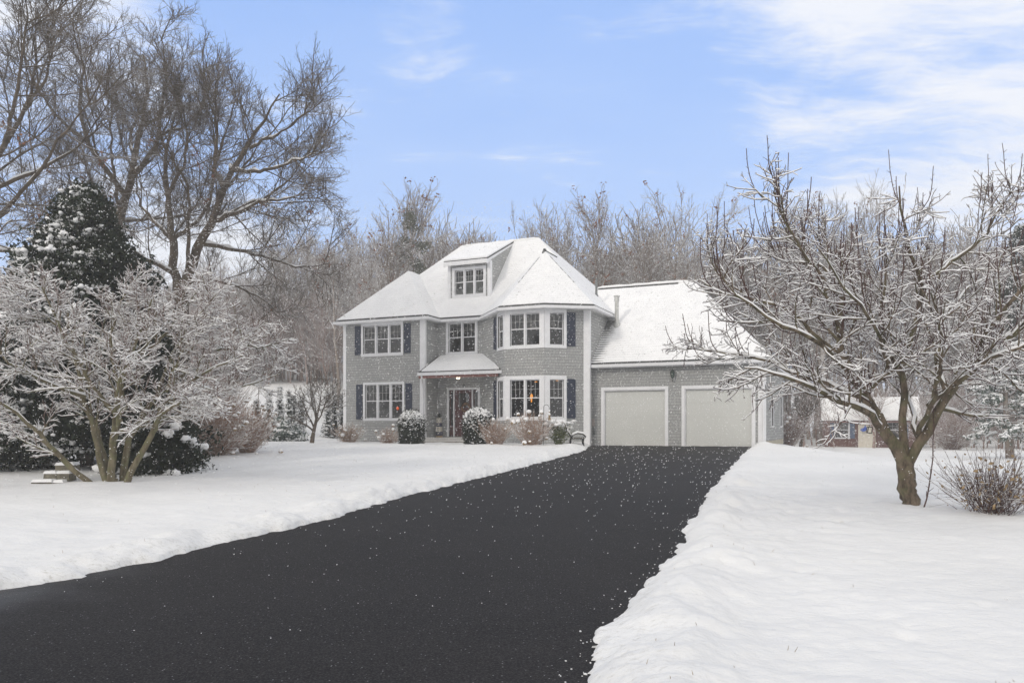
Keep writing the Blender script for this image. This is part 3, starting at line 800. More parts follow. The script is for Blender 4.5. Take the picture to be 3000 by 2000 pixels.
mb = MB(); mb.tube([H(-3.42, 33.78, 2.7), H(-3.42, 33.9, 2.5), H(-3.42, 34.0, 2.3), H(-3.42, 34.02, -.55), H(-3.42, 33.95, -.72)], .04, 8); mb.build('downspout', M['trim'], house)
mb = MB(); mb.tube([H(-3.42, 33.98, -.62), H(-3.42, 33.8, -.74)], .055, 8); mb.build('downspout_elbow', M['black'], house)
gr = {'a': (-10.83, 33.8, 2.885), 'b': (-3.06, 33.8, 2.885), 'c': (-7.16, 38.8, 7.13), 'd': (-12.27, 38.8, 7.13), 'e': (-10.83, 36.81, 5.44), 'f': (-3.06, 43.8, 2.885), 'g': (-10.83, 43.8, 2.885), 'h': (-10.83, 40.79, 5.44)}
gn = list(gr); gi = {n: i for i, n in enumerate(gn)}; GV = [gr[n] for n in gn]
GF = [[gi[c] for c in s] for s in ('abcde', 'bfc', 'fghdc')]
go = [gi[c] for c in 'abfghde']
def gshell(lift, th, inset):
    mb = MB()
    def P(i, dz):
        x, y, z = GV[i]; n = gn[i]
        if n in 'ab': y += inset
        if n in 'bf': x -= inset
        return H(x, y, z+dz)
    for f in GF: mb.face([P(i, lift+th) for i in f])
    for a, b in ((0, 1), (1, 5), (5, 6)): mb.face([P(a, lift), P(b, lift), P(b, lift+th), P(a, lift+th)])
    return mb
grf = gshell(-.02, .06, 0).build('garage_roof', M['dark_roof'], house)
gshell(.04, .055, .035).build('snow_layer', M['roof_snow_patch'], grf)
ridge_roll([(-12.1, 38.8, 7.22), (-7.3, 38.8, 7.22)], .10, parent=grf)
mb = MB(); mb.box(-12.0-U0, -7.9-U0, 38.8-.14-V0, 38.8+.14-V0, 7.10+ZB, 7.175+ZB); mb.build('ridge_vent', M['dark_roof'], grf)
mb = MB()
mb.box(-10.80-U0, -3.06-U0, 33.81-V0, 33.84-V0, 2.70+ZB, 2.865+ZB); mb.box(-3.09-U0, -3.062-U0, 33.84-V0, 43.78-V0, 2.70+ZB, 2.865+ZB)
mb.build('fascia', M['trim'], house)
mb = MB(); mb.box(-10.80-U0, -2.96-U0, 33.70-V0, 33.808-V0, 2.74+ZB, 2.86+ZB); mb.box(-10.80-U0, -2.95-U0, 33.685-V0, 33.698-V0, 2.83+ZB, 2.862+ZB); mb.build('gutter', M['trim'], house)
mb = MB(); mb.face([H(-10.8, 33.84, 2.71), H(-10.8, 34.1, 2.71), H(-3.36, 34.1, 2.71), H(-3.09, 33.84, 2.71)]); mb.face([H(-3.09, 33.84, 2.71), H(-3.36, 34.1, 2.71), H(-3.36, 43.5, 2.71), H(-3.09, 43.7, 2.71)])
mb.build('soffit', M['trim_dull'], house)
# flue and vent pipe
p = hit(*c3(408, 470), 0, -.849, 1, 2.885-.849*33.8)
ft = p[2]+(964-874)/F*36.5
mb = MB(); c = H(p[0], p[1]+.05, 0); z0 = p[2]+ZB
mb.lathe([(.17, z0-.15), (.17, z0+.22), (.10, z0+.26), (.095, z0+1.25), (.12, z0+1.26), (.12, z0+1.46), (.15, z0+1.48), (.15, z0+1.52), (.02, z0+1.54)], (c[0], c[1], 0), 16)
mb.build('flue', M['galv'], house, False)
p = hit(*c1(1786, 490), .97, 0, 1, ZE-.97*10.53)
mb = MB(); c = H(p[0], p[1], 0); z0 = p[2]+ZB; mb.lathe([(.10, z0-.1), (.09, z0+.08), (.06, z0+.1), (.06, z0+.85), (.075, z0+.86), (.075, z0+.9), (.01, z0+.91)], (c[0], c[1], 0), 12); mb.build('vent_pipe', M['galv_dark'], house)
# meter and conduits in the corner
mb = MB(); w = G['f']
a, z = w.az(1737, 1240); mb.obox(w.fr, a-.07, a+.09, .004, .12, z-.12, z+.2); mb.build('electric_meter', simple('meter_grey', (.38, .33, .31), .5), house)
mb = MB(); mb.tube([w.fr(a-.02, .05, z-.1), w.fr(a-.02, .05, gz0)], .02, 6); mb.tube([w.fr(a+.05, .04, z-.12), w.fr(a+.06, .05, z-.45), w.fr(a-.1, .05, z-.6), w.fr(a-.1, .05, gz0)], .018, 6)
mb.obox(w.fr, a-.04, a+.1, .004, .07, z-.5, z-.32); mb.build('conduit', M['galv_dark'], house)
# wall lantern on the garage
a, z = w.az(1972.5, 1097)
mb = MB(); c = w.fr(a, .16, z)
mb.obox(w.fr, a-.05, a+.07, .004, .02, z-.28, z-.06); lan = mb.build('wall_lantern', M['trim_dull'], house)
mb = MB(); mb.lathe([(.01, .27), (.02, .24), (.015, .20), (.05, .18), (.10, .13), (.11, .11), (.095, .10)], c, 12)
mb.lathe([(.06, -.14), (.075, -.12), (.03, -.17), (.02, -.24), (.035, -.27), (.01, -.30)][::-1], c, 12)
for k in range(6):
    t = k*math.pi/3; mb.tube([(c[0]+.095*math.cos(t), c[1]+.095*math.sin(t), c[2]+.11), (c[0]+.065*math.cos(t), c[1]+.065*math.sin(t), c[2]-.13)], .009, 5)
mb.tube([w.fr(a, .01, z-.18), w.fr(a, .10, z-.26), w.fr(a, .16, z-.22)], .014, 6)
mb.build('cage', M['green_iron'], lan)
mb = MB(); mb.lathe([(.055, -.12), (.085, .10)], c, 12); mb.build('lantern_glass', M['needle_blue'], lan)
# door ornament above the frame, small plaque, interior lamps
w = W['mid']; a, z = w.az(1360, 1130)
mb = MB(); mb.tube([w.fr(a-.05, .03, z+.04), w.fr(a, .03, z+.09), w.fr(a+.04, .03, z+.05), w.fr(a-.01, .03, z-.02), w.fr(a-.05, .03, z-.08), w.fr(a+.05, .03, z-.08)], .018, 6); mb.build('door_ornament', M['black'], house)
a, z = w.az(1418, 1183); mb = MB(); mb.obox(w.fr, a-.09, a+.09, .004, .03, z-.09, z+.09); o_ = mb.build('doorbell_plate', M['red_brown'], house)
mb = MB(); mb.tube([w.fr(a, .03, z), w.fr(a, .045, z)], .04, 12); mb.build('button', M['cream_block'], o_)
lw = hit(1557, 1163, 0, 1, 0, 34.2); mb = MB(); mb.lathe([(.015, .16), (.05, .12), (.075, .02), (.04, -.06), (.03, -.22), (.01, -.24)], H(*lw), 10); mb.build('pendant_lamp', M['lamp_orange'], house, True)
lw = hit(1165, 1195, 0, 1, 0, 34.4); mb = MB(); mb.lathe([(.02, .08), (.07, .02), (.05, -.07), (.02, -.09)], H(*lw), 10); mb.build('table_lamp', M['lamp_red'], house, True)
for q in ((1570, 1118), (1633, 1114)):
    lw = hit(*q, 0, 1, 0, 34.0); mb = MB(); mb.lathe([(.03, .02), (.08, 0), (.03, -.02)], H(*lw), 10); mb.build('ceiling_lamp', M['lamp_orange'], house, True)

def T_(u, v, zr=None):
    x, y = uv2xy(u, v); return (x, y, GZ if zr is None else zr+CAMZ)

# ------------------------------------------------------------------ small things by the house
rng = np.random.default_rng(5)
ICO = None
def ico(sub=1):
    t = (1+5**.5)/2
    v = np.array([(-1, t, 0), (1, t, 0), (-1, -t, 0), (1, -t, 0), (0, -1, t), (0, 1, t), (0, -1, -t), (0, 1, -t), (t, 0, -1), (t, 0, 1), (-t, 0, -1), (-t, 0, 1)], float)
    f = [(0, 11, 5), (0, 5, 1), (0, 1, 7), (0, 7, 10), (0, 10, 11), (1, 5, 9), (5, 11, 4), (11, 10, 2), (10, 7, 6), (7, 1, 8), (3, 9, 4), (3, 4, 2), (3, 2, 6), (3, 6, 8), (3, 8, 9), (4, 9, 5), (2, 4, 11), (6, 2, 10), (8, 6, 7), (9, 8, 1)]
    v = nrm(v)
    for _ in range(sub):
        c = {}; vl = list(v); nf = []
        def mid(a, b):
            k = (min(a, b), max(a, b))
            if k not in c: c[k] = len(vl); vl.append(nrm((vl[a]+vl[b])/2))
            return c[k]
        for a, b, d in f:
            x, y, z = mid(a, b), mid(b, d), mid(d, a); nf += [(a, x, z), (b, y, x), (d, z, y), (x, y, z)]
        v = np.array(vl); f = nf
    return v, np.array(f)
def blobs(rng, C, rad, flat=.7, sub=1, jit=.2):
    v, f = ico(sub); n = len(C)
    sc = np.stack([rng.uniform(.8, 1.25, n), rng.uniform(.8, 1.25, n), rng.uniform(.8, 1.15, n)*flat], 1)*np.asarray(rad).reshape(-1, 1)
    ang = rng.uniform(0, 6.28, n); c, s = np.cos(ang), np.sin(ang)
    vv = v[None]*(1+rng.normal(0, jit, (n, len(v), 1)))*sc[:, None, :]
    x = vv[..., 0]*c[:, None]-vv[..., 1]*s[:, None]; y = vv[..., 0]*s[:, None]+vv[..., 1]*c[:, None]
    V = np.stack([x, y, vv[..., 2]], -1)+C[:, None, :]
    return V.reshape(-1, 3), (f[None]+(np.arange(n)*len(v))[:, None, None]).reshape(-1, 3)
def leaves(rng, C, size, asp=2.2, droop=0.):
    """one small pointed quad per centre"""
    n = len(C); d = nrm(rng.normal(0, 1, (n, 3))+np.array([0, 0, -droop])); r = nrm(np.cross(d, rng.normal(0, 1, (n, 3))))
    s = (np.asarray(size)*rng.uniform(.6, 1.3, n))[:, None]
    V = np.stack([C-d*s*.5, C+r*s/asp*.5, C+d*s*.5, C-r*s/asp*.5], 1)
    return V.reshape(-1, 3), np.arange(n*4).reshape(n, 4)

# clipped round shrubs
def clipped(px, py, Z, rx, h, label, seed):
    rng = np.random.default_rng(seed); x = (px-CX)/F*Z; zb = float(base_z(x, Z))
    t = thing('clipped_shrub', label, 'shrub', (x, Z, zb), group='round clipped evergreens beside the front door')
    n = 1500; th = rng.uniform(0, 2*np.pi, n); q = rng.random(n)
    zz = q*h; prof = rx*np.where(zz < h*.62, .86+.14*np.sin(zz/(h*.62)*1.57), np.sqrt(np.clip(1-((zz-h*.62)/(h*.38))**2, 0, 1)))
    rr = prof*rng.uniform(.7, 1.02, n)*(1+.05*np.sin(3*th+seed))
    C = np.stack([rr*np.cos(th), rr*np.sin(th), zz], 1)
    Lc = (C[:, None]+rng.normal(0, .045, (n, 12, 3))).reshape(-1, 3); Lc[:, 2] = np.clip(Lc[:, 2], .03, None)
    V, Q = leaves(rng, Lc, .06, 1.9); npmesh('foliage', V, Q, M['needle'], t)
    v, f = ico(3); vv = v.copy(); r0 = np.hypot(vv[:, 0], vv[:, 1]); 
    core = np.stack([vv[:, 0]*rx*.80, vv[:, 1]*rx*.80, h*.5+np.sign(vv[:, 2])*np.abs(vv[:, 2])**.8*h*.44], 1); npmesh('inner_branches', core, f, M['needle'], t)
    m = (zz > h*.60) | ((zz > h*.45) & (rng.random(n) < .25)) | (rng.random(n) < .03)
    k = C[m]; k = k[rng.random(len(k)) < .9]
    top = np.stack([rng.normal(0, rx*.5, 1300), rng.normal(0, rx*.5, 1300)], 1); top = top[np.hypot(top[:, 0], top[:, 1]) < rx*.92]
    tz = h*.62+h*.38*np.sqrt(np.clip(1-(np.hypot(top[:, 0], top[:, 1])/rx)**2, 0, 1))
    k = np.concatenate([k, np.concatenate([top, tz[:, None]], 1)])
    k = k+rng.normal(0, .015, k.shape)
    V, Fc = blobs(rng, k, rng.uniform(.018, .05, len(k)), .75, 1); npmesh('snow_cap', V, Fc, M['snow'], t, True)
clipped(1205, 0, 33.6, .56, 1.52, 'clipped round evergreen with snow cap, in front of the lower left windows', 1)
clipped(1400, 0, 33.3, .66, 1.62, 'larger clipped round evergreen with snow cap, hiding part of the maroon door', 2)

# dry many-stemmed shrubs with snowy flower heads
def stemmy(name, label, x, y, n, h, spread, seed, group=None, mstem='dry_stem', balls=14, rb=.06, curve=.0, leafm=None, leafn=0, r=.006, cat_='shrub', sn=.005, sub=2):
    rng = np.random.default_rng(seed); z = float(base_z(x, y))+.06
    t = thing(name, label, cat_, (x, y, z), group=group)
    st = np.stack([rng.normal(0, .10*spread, n), rng.normal(0, .10*spread, n), np.full(n, -.08)], 1)
    a = rng.uniform(0, 2*np.pi, n); til = rng.uniform(.0, 1., n)**.7*spread
    d = nrm(np.stack([np.cos(a)*til, np.sin(a)*til, np.ones(n)], 1))
    P, Rr = grow(rng, st, d, h*rng.uniform(.55, 1.1, n), np.full(n, r*1.4), np.full(n, r*.7), 7, .06, curve)
    parts = [tubes(P, Rr, 4)]; sp = [snow_tubes(rng, P, Rr, sn, 3, .6)]
    if sub:
        P2, R2 = spawn(rng, P, Rr, sub, .35, .95, 35, 14, h*.18, h*.42, .7, r*.6, 5, .1, .02)
        parts.append(tubes(P2, R2, 3)); sp.append(snow_tubes(rng, P2, R2, sn, 3, .6))
    npmesh('stems', *cat(parts), M[mstem], t)
    tips = P[:, -1]
    if balls:
        k = tips[rng.choice(n, min(balls, n), replace=False)]
        lows = np.stack([rng.normal(0, spread*h*.5, 4), rng.normal(0, spread*h*.5, 4), rng.uniform(.08, .2, 4)], 1); k = np.concatenate([k, lows[:max(1, balls//5)]])
        for kk in k:
            q_ = rng.uniform(.7, 1.25)*rb
            hd = npmesh('flower_head', *blobs(rng, kk[None]-np.array([0, 0, rb*.35]), [q_*.85], .8, 2, .16), M['tan_leaf'], t)
            npmesh('snow', *blobs(rng, kk[None], [q_], .85, 2, .05), M['snow'], hd, True)
    npmesh('snow_dusting', *cat(sp), M['snow'], t)
    if leafn:
        src = P[:, 2:].reshape(-1, 3); C = src[rng.integers(0, len(src), leafn)]+rng.normal(0, .05*h, (leafn, 3))
        npmesh('dead_leaves', *leaves(rng, C, .07, 1.7, .4), M[leafm], t)
    return t
def at_px(px, Z): return (px-CX)/F*Z, Z
def cap_snow(t, rng, n, rx, ry, z0, z1, r0, r1):
    C = np.stack([rng.normal(0, rx, n), rng.normal(0, ry, n), rng.uniform(z0, z1, n)], 1)
    npmesh('snow_clumps', *blobs(rng, C, rng.uniform(r0, r1, n), .7, 1), M['snow'], t, True)
stemmy('hydrangea', 'dry hydrangea at the left corner of the house, with yellowish leaves', *at_px(1022, 38.2), 170, 1.05, 1.15, 21, 'dry hydrangeas along the house front', balls=9, leafm='tan_leaf', leafn=420, rb=.07)
stemmy('hydrangea', 'small dry hydrangea under the lower left windows, left of the clipped evergreen', *at_px(1138, 36.4), 150, .9, 1.2, 22, 'dry hydrangeas along the house front', balls=7, rb=.07)
stemmy('hydrangea', 'dry hydrangea fanning out just right of the larger clipped evergreen', *at_px(1452, 32.6), 230, 1.25, 1.0, 23, 'dry hydrangeas along the house front', balls=6, rb=.07)
stemmy('hydrangea', 'widest dry hydrangea with many snowy heads, below the bay window', *at_px(1560, 31.8), 280, 1.45, 1.05, 24, 'dry hydrangeas along the house front', balls=13, rb=.085)
t = stemmy('drooping_shrub', 'green drooping shrub with heavy snow right of the hydrangeas', *at_px(1635, 32.2), 90, 1.0, .5, 25, None, 'needle_light', balls=0, curve=-.05, leafm='needle_light', leafn=1500)
cap_snow(t, np.random.default_rng(4), 110, .28, .28, .72, 1.02, .04, .10)
# bench seen end-on with snow on its arms
bx, by = at_px(1690, 32.3); bz = float(base_z(bx, by))+.08
t = thing('garden_bench', 'black iron garden bench seen end-on, snow on its arms, beside the drive', 'bench', (bx, by, bz), R(-3))
def loop(pts, z): return pts
for yy in (-.55, .55):
    mb = MB(); sm = MB()
    for pts in ([(-.30, yy, -.1), (-.26, yy, .22), (-.18, yy, .42), (.02, yy, .50), (.25, yy, .46), (.34, yy, .36), (.30, yy, .30)], [(.28, yy, -.1), (.24, yy, .14), (.27, yy, .30)],
                [(-.20, yy, .28), (-.36, yy, .55), (-.50, yy, .88)], [(-.20, yy, .28), (.25, yy, .28)]):
        mb.tube(pts, .025, 8); 
    sm.tube([(-.24, yy, .40), (-.16, yy, .47), (.02, yy, .545), (.25, yy, .505), (.34, yy, .41)], [.01, .035, .042, .038, .01], 8)
    sm.tube([(-.22, yy, .35), (-.37, yy, .60), (-.50, yy, .93)], [.01, .032, .02], 8)
    ef = mb.build('end_frame', M['black'], t, True); sm.build('snow', M['snow'], ef, True)
mb = MB()
for k in range(5): mb.box(-.18+k*.095, -.11+k*.095, -.6, .6, .285, .305)
mb.build('seat', M['stone'], t)
mb = MB()
for k in range(5): x = -.24-k*.055; z = .38+k*.10; mb.box(x-.012, x+.012, -.6, .6, z, z+.06)
mb.build('backrest', M['stone'], t)
# shepherd hook with small hanging ornament
x, y = at_px(1592, 31.4); z = float(base_z(x, y))
t = thing('shepherd_hook', 'thin black shepherd hook standing in front of the bay window', 'garden hook', (x, y, z))
mb = MB(); hgt = CAMZ-z+(HY-1185)/F*31.4
mb.tube([(0, 0, 0), (0, 0, hgt-.12)]+[(.115-.115*math.cos(q), 0, hgt-.12+.12*math.sin(q)) for q in np.linspace(0, math.pi, 9)]+[(.23, 0, hgt-.22)], .009, 6); mb.build('rod', M['black'], t)
t = thing('hanging_ornament', 'slim snow-covered ornament hanging from the black hook by the bay', 'ornament', (x+.24, y, z+hgt-.62))
mb = MB(); mb.lathe([(.01, .38), (.03, .34), (.02, .28), (.04, .22), (.035, .12), (.06, .04), (.05, 0)], (0, 0, 0), 10); mb.build('body', M['tan_leaf'], t, True)
mb = MB(); mb.lathe([(.05, .20), (.035, .25), (.01, .30)], (0, 0, .02), 10); mb.lathe([(.035, .335), (.03, .38), (.01, .42)], (0, 0, 0), 10); mb.build('snow', M['snow'], t, True)
# second hook by the porch corner
x, y = at_px(1246, 36.6); z = float(base_z(x, y))
# block post on the porch
pt = hit(1287, 1275, 0, 1, 0, 34.2); xy = uv2xy(pt[0], pt[1])
t = thing('stacked_block_post', 'porch post of stacked navy and cream blocks with a green sprig, left of the door', 'ornament', (xy[0], xy[1], CAMZ-.44), -TH)
cols = ['navy_block', 'cream_block', 'navy_block', 'cream_block']; zz = .10
mb = MB(); mb.lathe([(.15, 0), (.18, .06), (.12, .10)], (0, 0, 0), 12); mb.build('base', M['tan_leaf'], t)
for k, cn in enumerate(cols):
    hgt = .19 if k % 2 == 0 else .24; s_ = .12-.008*k; mb = MB(); mb.box(-s_, s_, -s_, s_, zz+.002, zz+hgt)
    b_ = mb.build('block', M[cn], t)
    mb = MB(); r_ = .055; cz = zz+hgt*.5
    if cn == 'cream_block':
        for q in ((-r_, -r_+.018, -.07, .07), (r_-.018, r_, -.07, .07), (-r_, r_, .052, .07), (-r_, r_, -.07, -.052)): mb.box(q[0], q[1], -s_-.006, -s_-.001, cz+q[2], cz+q[3])
        mb.build('border_mark', M['navy_block'], b_)
    else:
        mb.box(-.06, .06, -s_-.006, -s_-.001, cz-.012, cz+.012); mb.box(.0, .06, -s_-.0062, -s_-.0012, cz+.013, cz+.035); mb.build('line_mark', M['cream_block'], b_)
    zz += hgt
r5 = np.random.default_rng(8); C = np.stack([r5.normal(0, .05, 160), r5.normal(0, .05, 160), zz+r5.uniform(0, .26, 160)*.9], 1); npmesh('sprig', *leaves(r5, C, .09, 4), M['needle'], t)
# wreath on door
w = W['mid']; a, z = w.az(1366, 1194); c = w.fr(a, 0, z)
c = (w.p0[0]+w.d[0]*a, 34.72, z)
xy = uv2xy(c[0], 34.66); t = thing('door_wreath', 'faded golden brown wreath hanging on the maroon front door', 'wreath', (xy[0], xy[1]-.0, z+CAMZ), -TH)
an = r5.uniform(0, 6.28, 500); C = np.stack([.2*np.cos(an), np.full(500, -.0), .2*np.sin(an)], 1)+r5.normal(0, .025, (500, 3)); npmesh('leaves', *leaves(r5, C, .06, 2), M['gold'], t)

# ------------------------------------------------------------------ hero trees
def px3(px, py, Z, dz=0.):
    Zt = Z+dz; return np.array([(px-CX)/F*Z, Zt, CAMZ+(HY-py)/F*Z])
def build_tree(name, label, Z, basep, limbs, lv, seed, m, mt, snow, jit=.03, group=None, cat_='tree', shoots=None, parent_z=None, extra=None, spl=14, snow_pw=1.3, wf=.75, slim=1.):
    rng = np.random.default_rng(seed)
    b = px3(*basep, Z); b[2] = float(base_z(b[0], b[1]))-.05
    t = thing(name, label, cat_, tuple(b), group=group)
    LPs = []; LRs = []
    for lm in limbs:
        pts = [px3(p[0], p[1], Z, p[2])-b for p in lm[0]]
        P, Rr = resample(pts, lm[1], spl, rng, jit); LPs.append(P); LRs.append(Rr*slim)
    P0 = np.array(LPs); R0 = np.array(LRs)
    main = [tubes(P0, R0*rng.uniform(.95, 1.06, R0.shape), 12)]; twig = []
    sn = [snow_tubes(rng, P0, R0, snow*1.6, 6, .93, snow_pw+.5, wf)]
    start = 1
    P, Rr = P0[start:], R0[start:]
    lev = 0; allP = [P0]
    for q in lv:
        P, Rr = spawn(rng, P, Rr, **q)
        allP.append(P)
        (main if lev < 1 else twig).append(tubes(P, Rr, 6 if lev == 0 else (4 if lev == 1 else 3)))
        sn.append(snow_tubes(rng, P, Rr, snow, 4 if lev < 2 else 3, .96, snow_pw, wf)); lev += 1
        if lev == 1: P1, R1 = P, Rr
    if shoots:
        for (src, q) in shoots:
            A, B = (P0[start:], R0[start:]) if src == 0 else (P1, R1)
            if 'zmin' in q:
                q = dict(q); zm = q.pop('zmin'); k = A[:, A.shape[1]//2, 2] > zm; A, B = A[k], B[k]
            f = q.pop('frac', 1.) if 'frac' in q else 1.
            k = rng.random(len(A)) < f; A, B = A[k], B[k]
            Ps, Rs = spawn(rng, A, B, **q); twig.append(tubes(Ps, Rs, 4)); sn.append(snow_tubes(rng, Ps, Rs, snow*.7, 3, .7, 3.6))
            Pt, Rt = spawn(rng, Ps, Rs, 5, .15, .9, 60, 10, .05, .16, .8, .004, 3, .1, .1); twig.append(tubes(Pt, Rt, 3))
    npmesh('trunk', *cat(main), m, t, True)
    npmesh('crown', *cat(twig), mt, t)
    if snow: npmesh('snow_on_branches', *cat(sn), M['snow'], t, True)
    return t, allP, b
o_ = np.array
# right: old spreading fruit tree
ZR = 13.2
limbs = [
 ([(2674, 1512, 0), (2670, 1470, 0), (2657, 1410, 0), (2652, 1345, 0), (2650, 1330, 0)], (.175, .15)),
 ([(2650, 1360, 0), (2625, 1315, -.03), (2592, 1270, -.06), (2568, 1228, -.05), (2548, 1175, 0), (2520, 1130, .1), (2482, 1060, .2), (2468, 980, .3), (2490, 900, .4), (2510, 800, .5), (2500, 720, .5)], (.125, .03)),
 ([(2580, 1262, -.05), (2535, 1222, -.3), (2480, 1196, -.5), (2400, 1183, -.8), (2300, 1145, -1.), (2200, 1105, -1.2), (2090, 1095, -1.3)], (.075, .012)),
 ([(2548, 1175, 0), (2480, 1130, .5), (2400, 1085, 1.), (2300, 1030, 1.4), (2180, 1000, 1.7), (2060, 985, 1.9)], (.055, .012)),
 ([(2520, 1130, .1), (2440, 1085, -.4), (2350, 1020, -.8), (2250, 1000, -1.1), (2130, 955, -1.3), (2040, 900, -1.5), (1995, 830, -1.6)], (.055, .010)),
 ([(2482, 1060, .2), (2420, 980, .3), (2350, 905, .5), (2280, 865, .6), (2180, 850, .7), (2100, 760, .8), (2085, 700, .8)], (.05, .010)),
 ([(2470, 980, .2), (2400, 880, -.3), (2350, 800, -.5), (2290, 760, -.7), (2230, 690, -.8), (2200, 600, -.8)], (.045, .010)),
 ([(2510, 800, .5), (2450, 745, .8), (2380, 730, 1.), (2310, 690, 1.2)], (.035, .010)),
 ([(2655, 1345, 0), (2665, 1280, .15), (2655, 1228, .2), (2674, 1158, .3), (2668, 1100, .35), (2692, 1000, .4), (2742, 880, .4), (2755, 800, .4), (2700, 750, .3), (2655, 680, .2), (2643, 540, .1)], (.085, .014)),
 ([(2755, 810, .4), (2830, 745, .3), (2895, 697, .2), (2950, 610, .2), (2975, 556, .1)], (.045, .012)),
 ([(2692, 1000, .4), (2630, 920, 1.), (2560, 850, 1.5), (2480, 800, 1.8)], (.045, .012)),
 ([(2665, 1350, 0), (2690, 1300, -.1), (2716, 1240, -.2), (2735, 1180, -.25), (2755, 1130, -.3), (2800, 1075, -.4), (2880, 1000, -.5), (2970, 945, -.6), (3080, 880, -.7)], (.105, .03)),
 ([(2716, 1240, -.2), (2770, 1160, 0), (2850, 1110, .3), (2950, 1080, .6), (3100, 1050, .9)], (.055, .015)),
 ([(2745, 1150, -.3), (2765, 1050, .2), (2810, 950, .7), (2890, 860, 1.1), (2990, 790, 1.4), (3100, 740, 1.6)], (.06, .015)),
 ([(2790, 1080, -.4), (2805, 980, -.9), (2850, 880, -1.3), (2910, 800, -1.6), (3010, 740, -1.9)], (.05, .012)),
 ([(2690, 1280, 0), (2680, 1180, -.6), (2640, 1080, -1.2), (2590, 990, -1.7), (2530, 920, -2.1)], (.055, .012)),
 ([(2690, 1280, 0), (2730, 1180, .7), (2760, 1080, 1.4), (2720, 980, 2.), (2660, 900, 2.5)], (.055, .012)),
 ([(2700, 1190, -.2), (2800, 1060, -.9), (2920, 1010, -1.3), (3080, 980, -1.7)], (.05, .015)),
 ([(2600, 1110, .1), (2540, 1040, -.7), (2430, 940, -1.2), (2330, 880, -1.6), (2260, 800, -1.8)], (.045, .012)),
 ([(2668, 1100, .3), (2600, 1000, .2), (2580, 880, 0), (2600, 780, -.1), (2570, 720, -.1)], (.045, .012)),
]
limbs = [([(2560+(a-2560)*.95 if a < 2560 else a, b, c) for a, b, c in l], r) for l, r in limbs]
lv = [dict(C=12, t0=.22, t1=.98, ang=50, angsd=16, ln0=.6, ln1=1.3, rr=.45, rmin=.010, p=8, wander=.10, up=.05, taper=.5),
      dict(C=8, t0=.15, t1=1., ang=50, angsd=18, ln0=.25, ln1=.66, rr=.55, rmin=.0065, p=6, wander=.13, up=.05, taper=.35),
      dict(C=4, t0=.15, t1=1., ang=55, angsd=20, ln0=.07, ln1=.22, rr=.6, rmin=.0050, p=4, wander=.2, up=.05)]
sh = [(1, dict(C=1, t0=.3, t1=.95, ang=25, angsd=15, ln0=.7, ln1=1.3, rr=.75, rmin=.009, p=10, wander=.06, up=.34, zmin=2.5, frac=.85)),
      (0, dict(C=3, t0=.5, t1=1., ang=25, angsd=15, ln0=.9, ln1=1.8, rr=.4, rmin=.010, p=11, wander=.06, up=.34, zmin=2.4, frac=.95))]
tree_r, aP, bR = build_tree('fruit_tree', 'old spreading fruit tree with forked mossy trunk and snow-laden branches, right of the drive', ZR, (2662, 1490), limbs, lv, 31, M['bark_hero'], M['twig'], .0076, .02, shoots=sh, wf=.72, slim=.85)
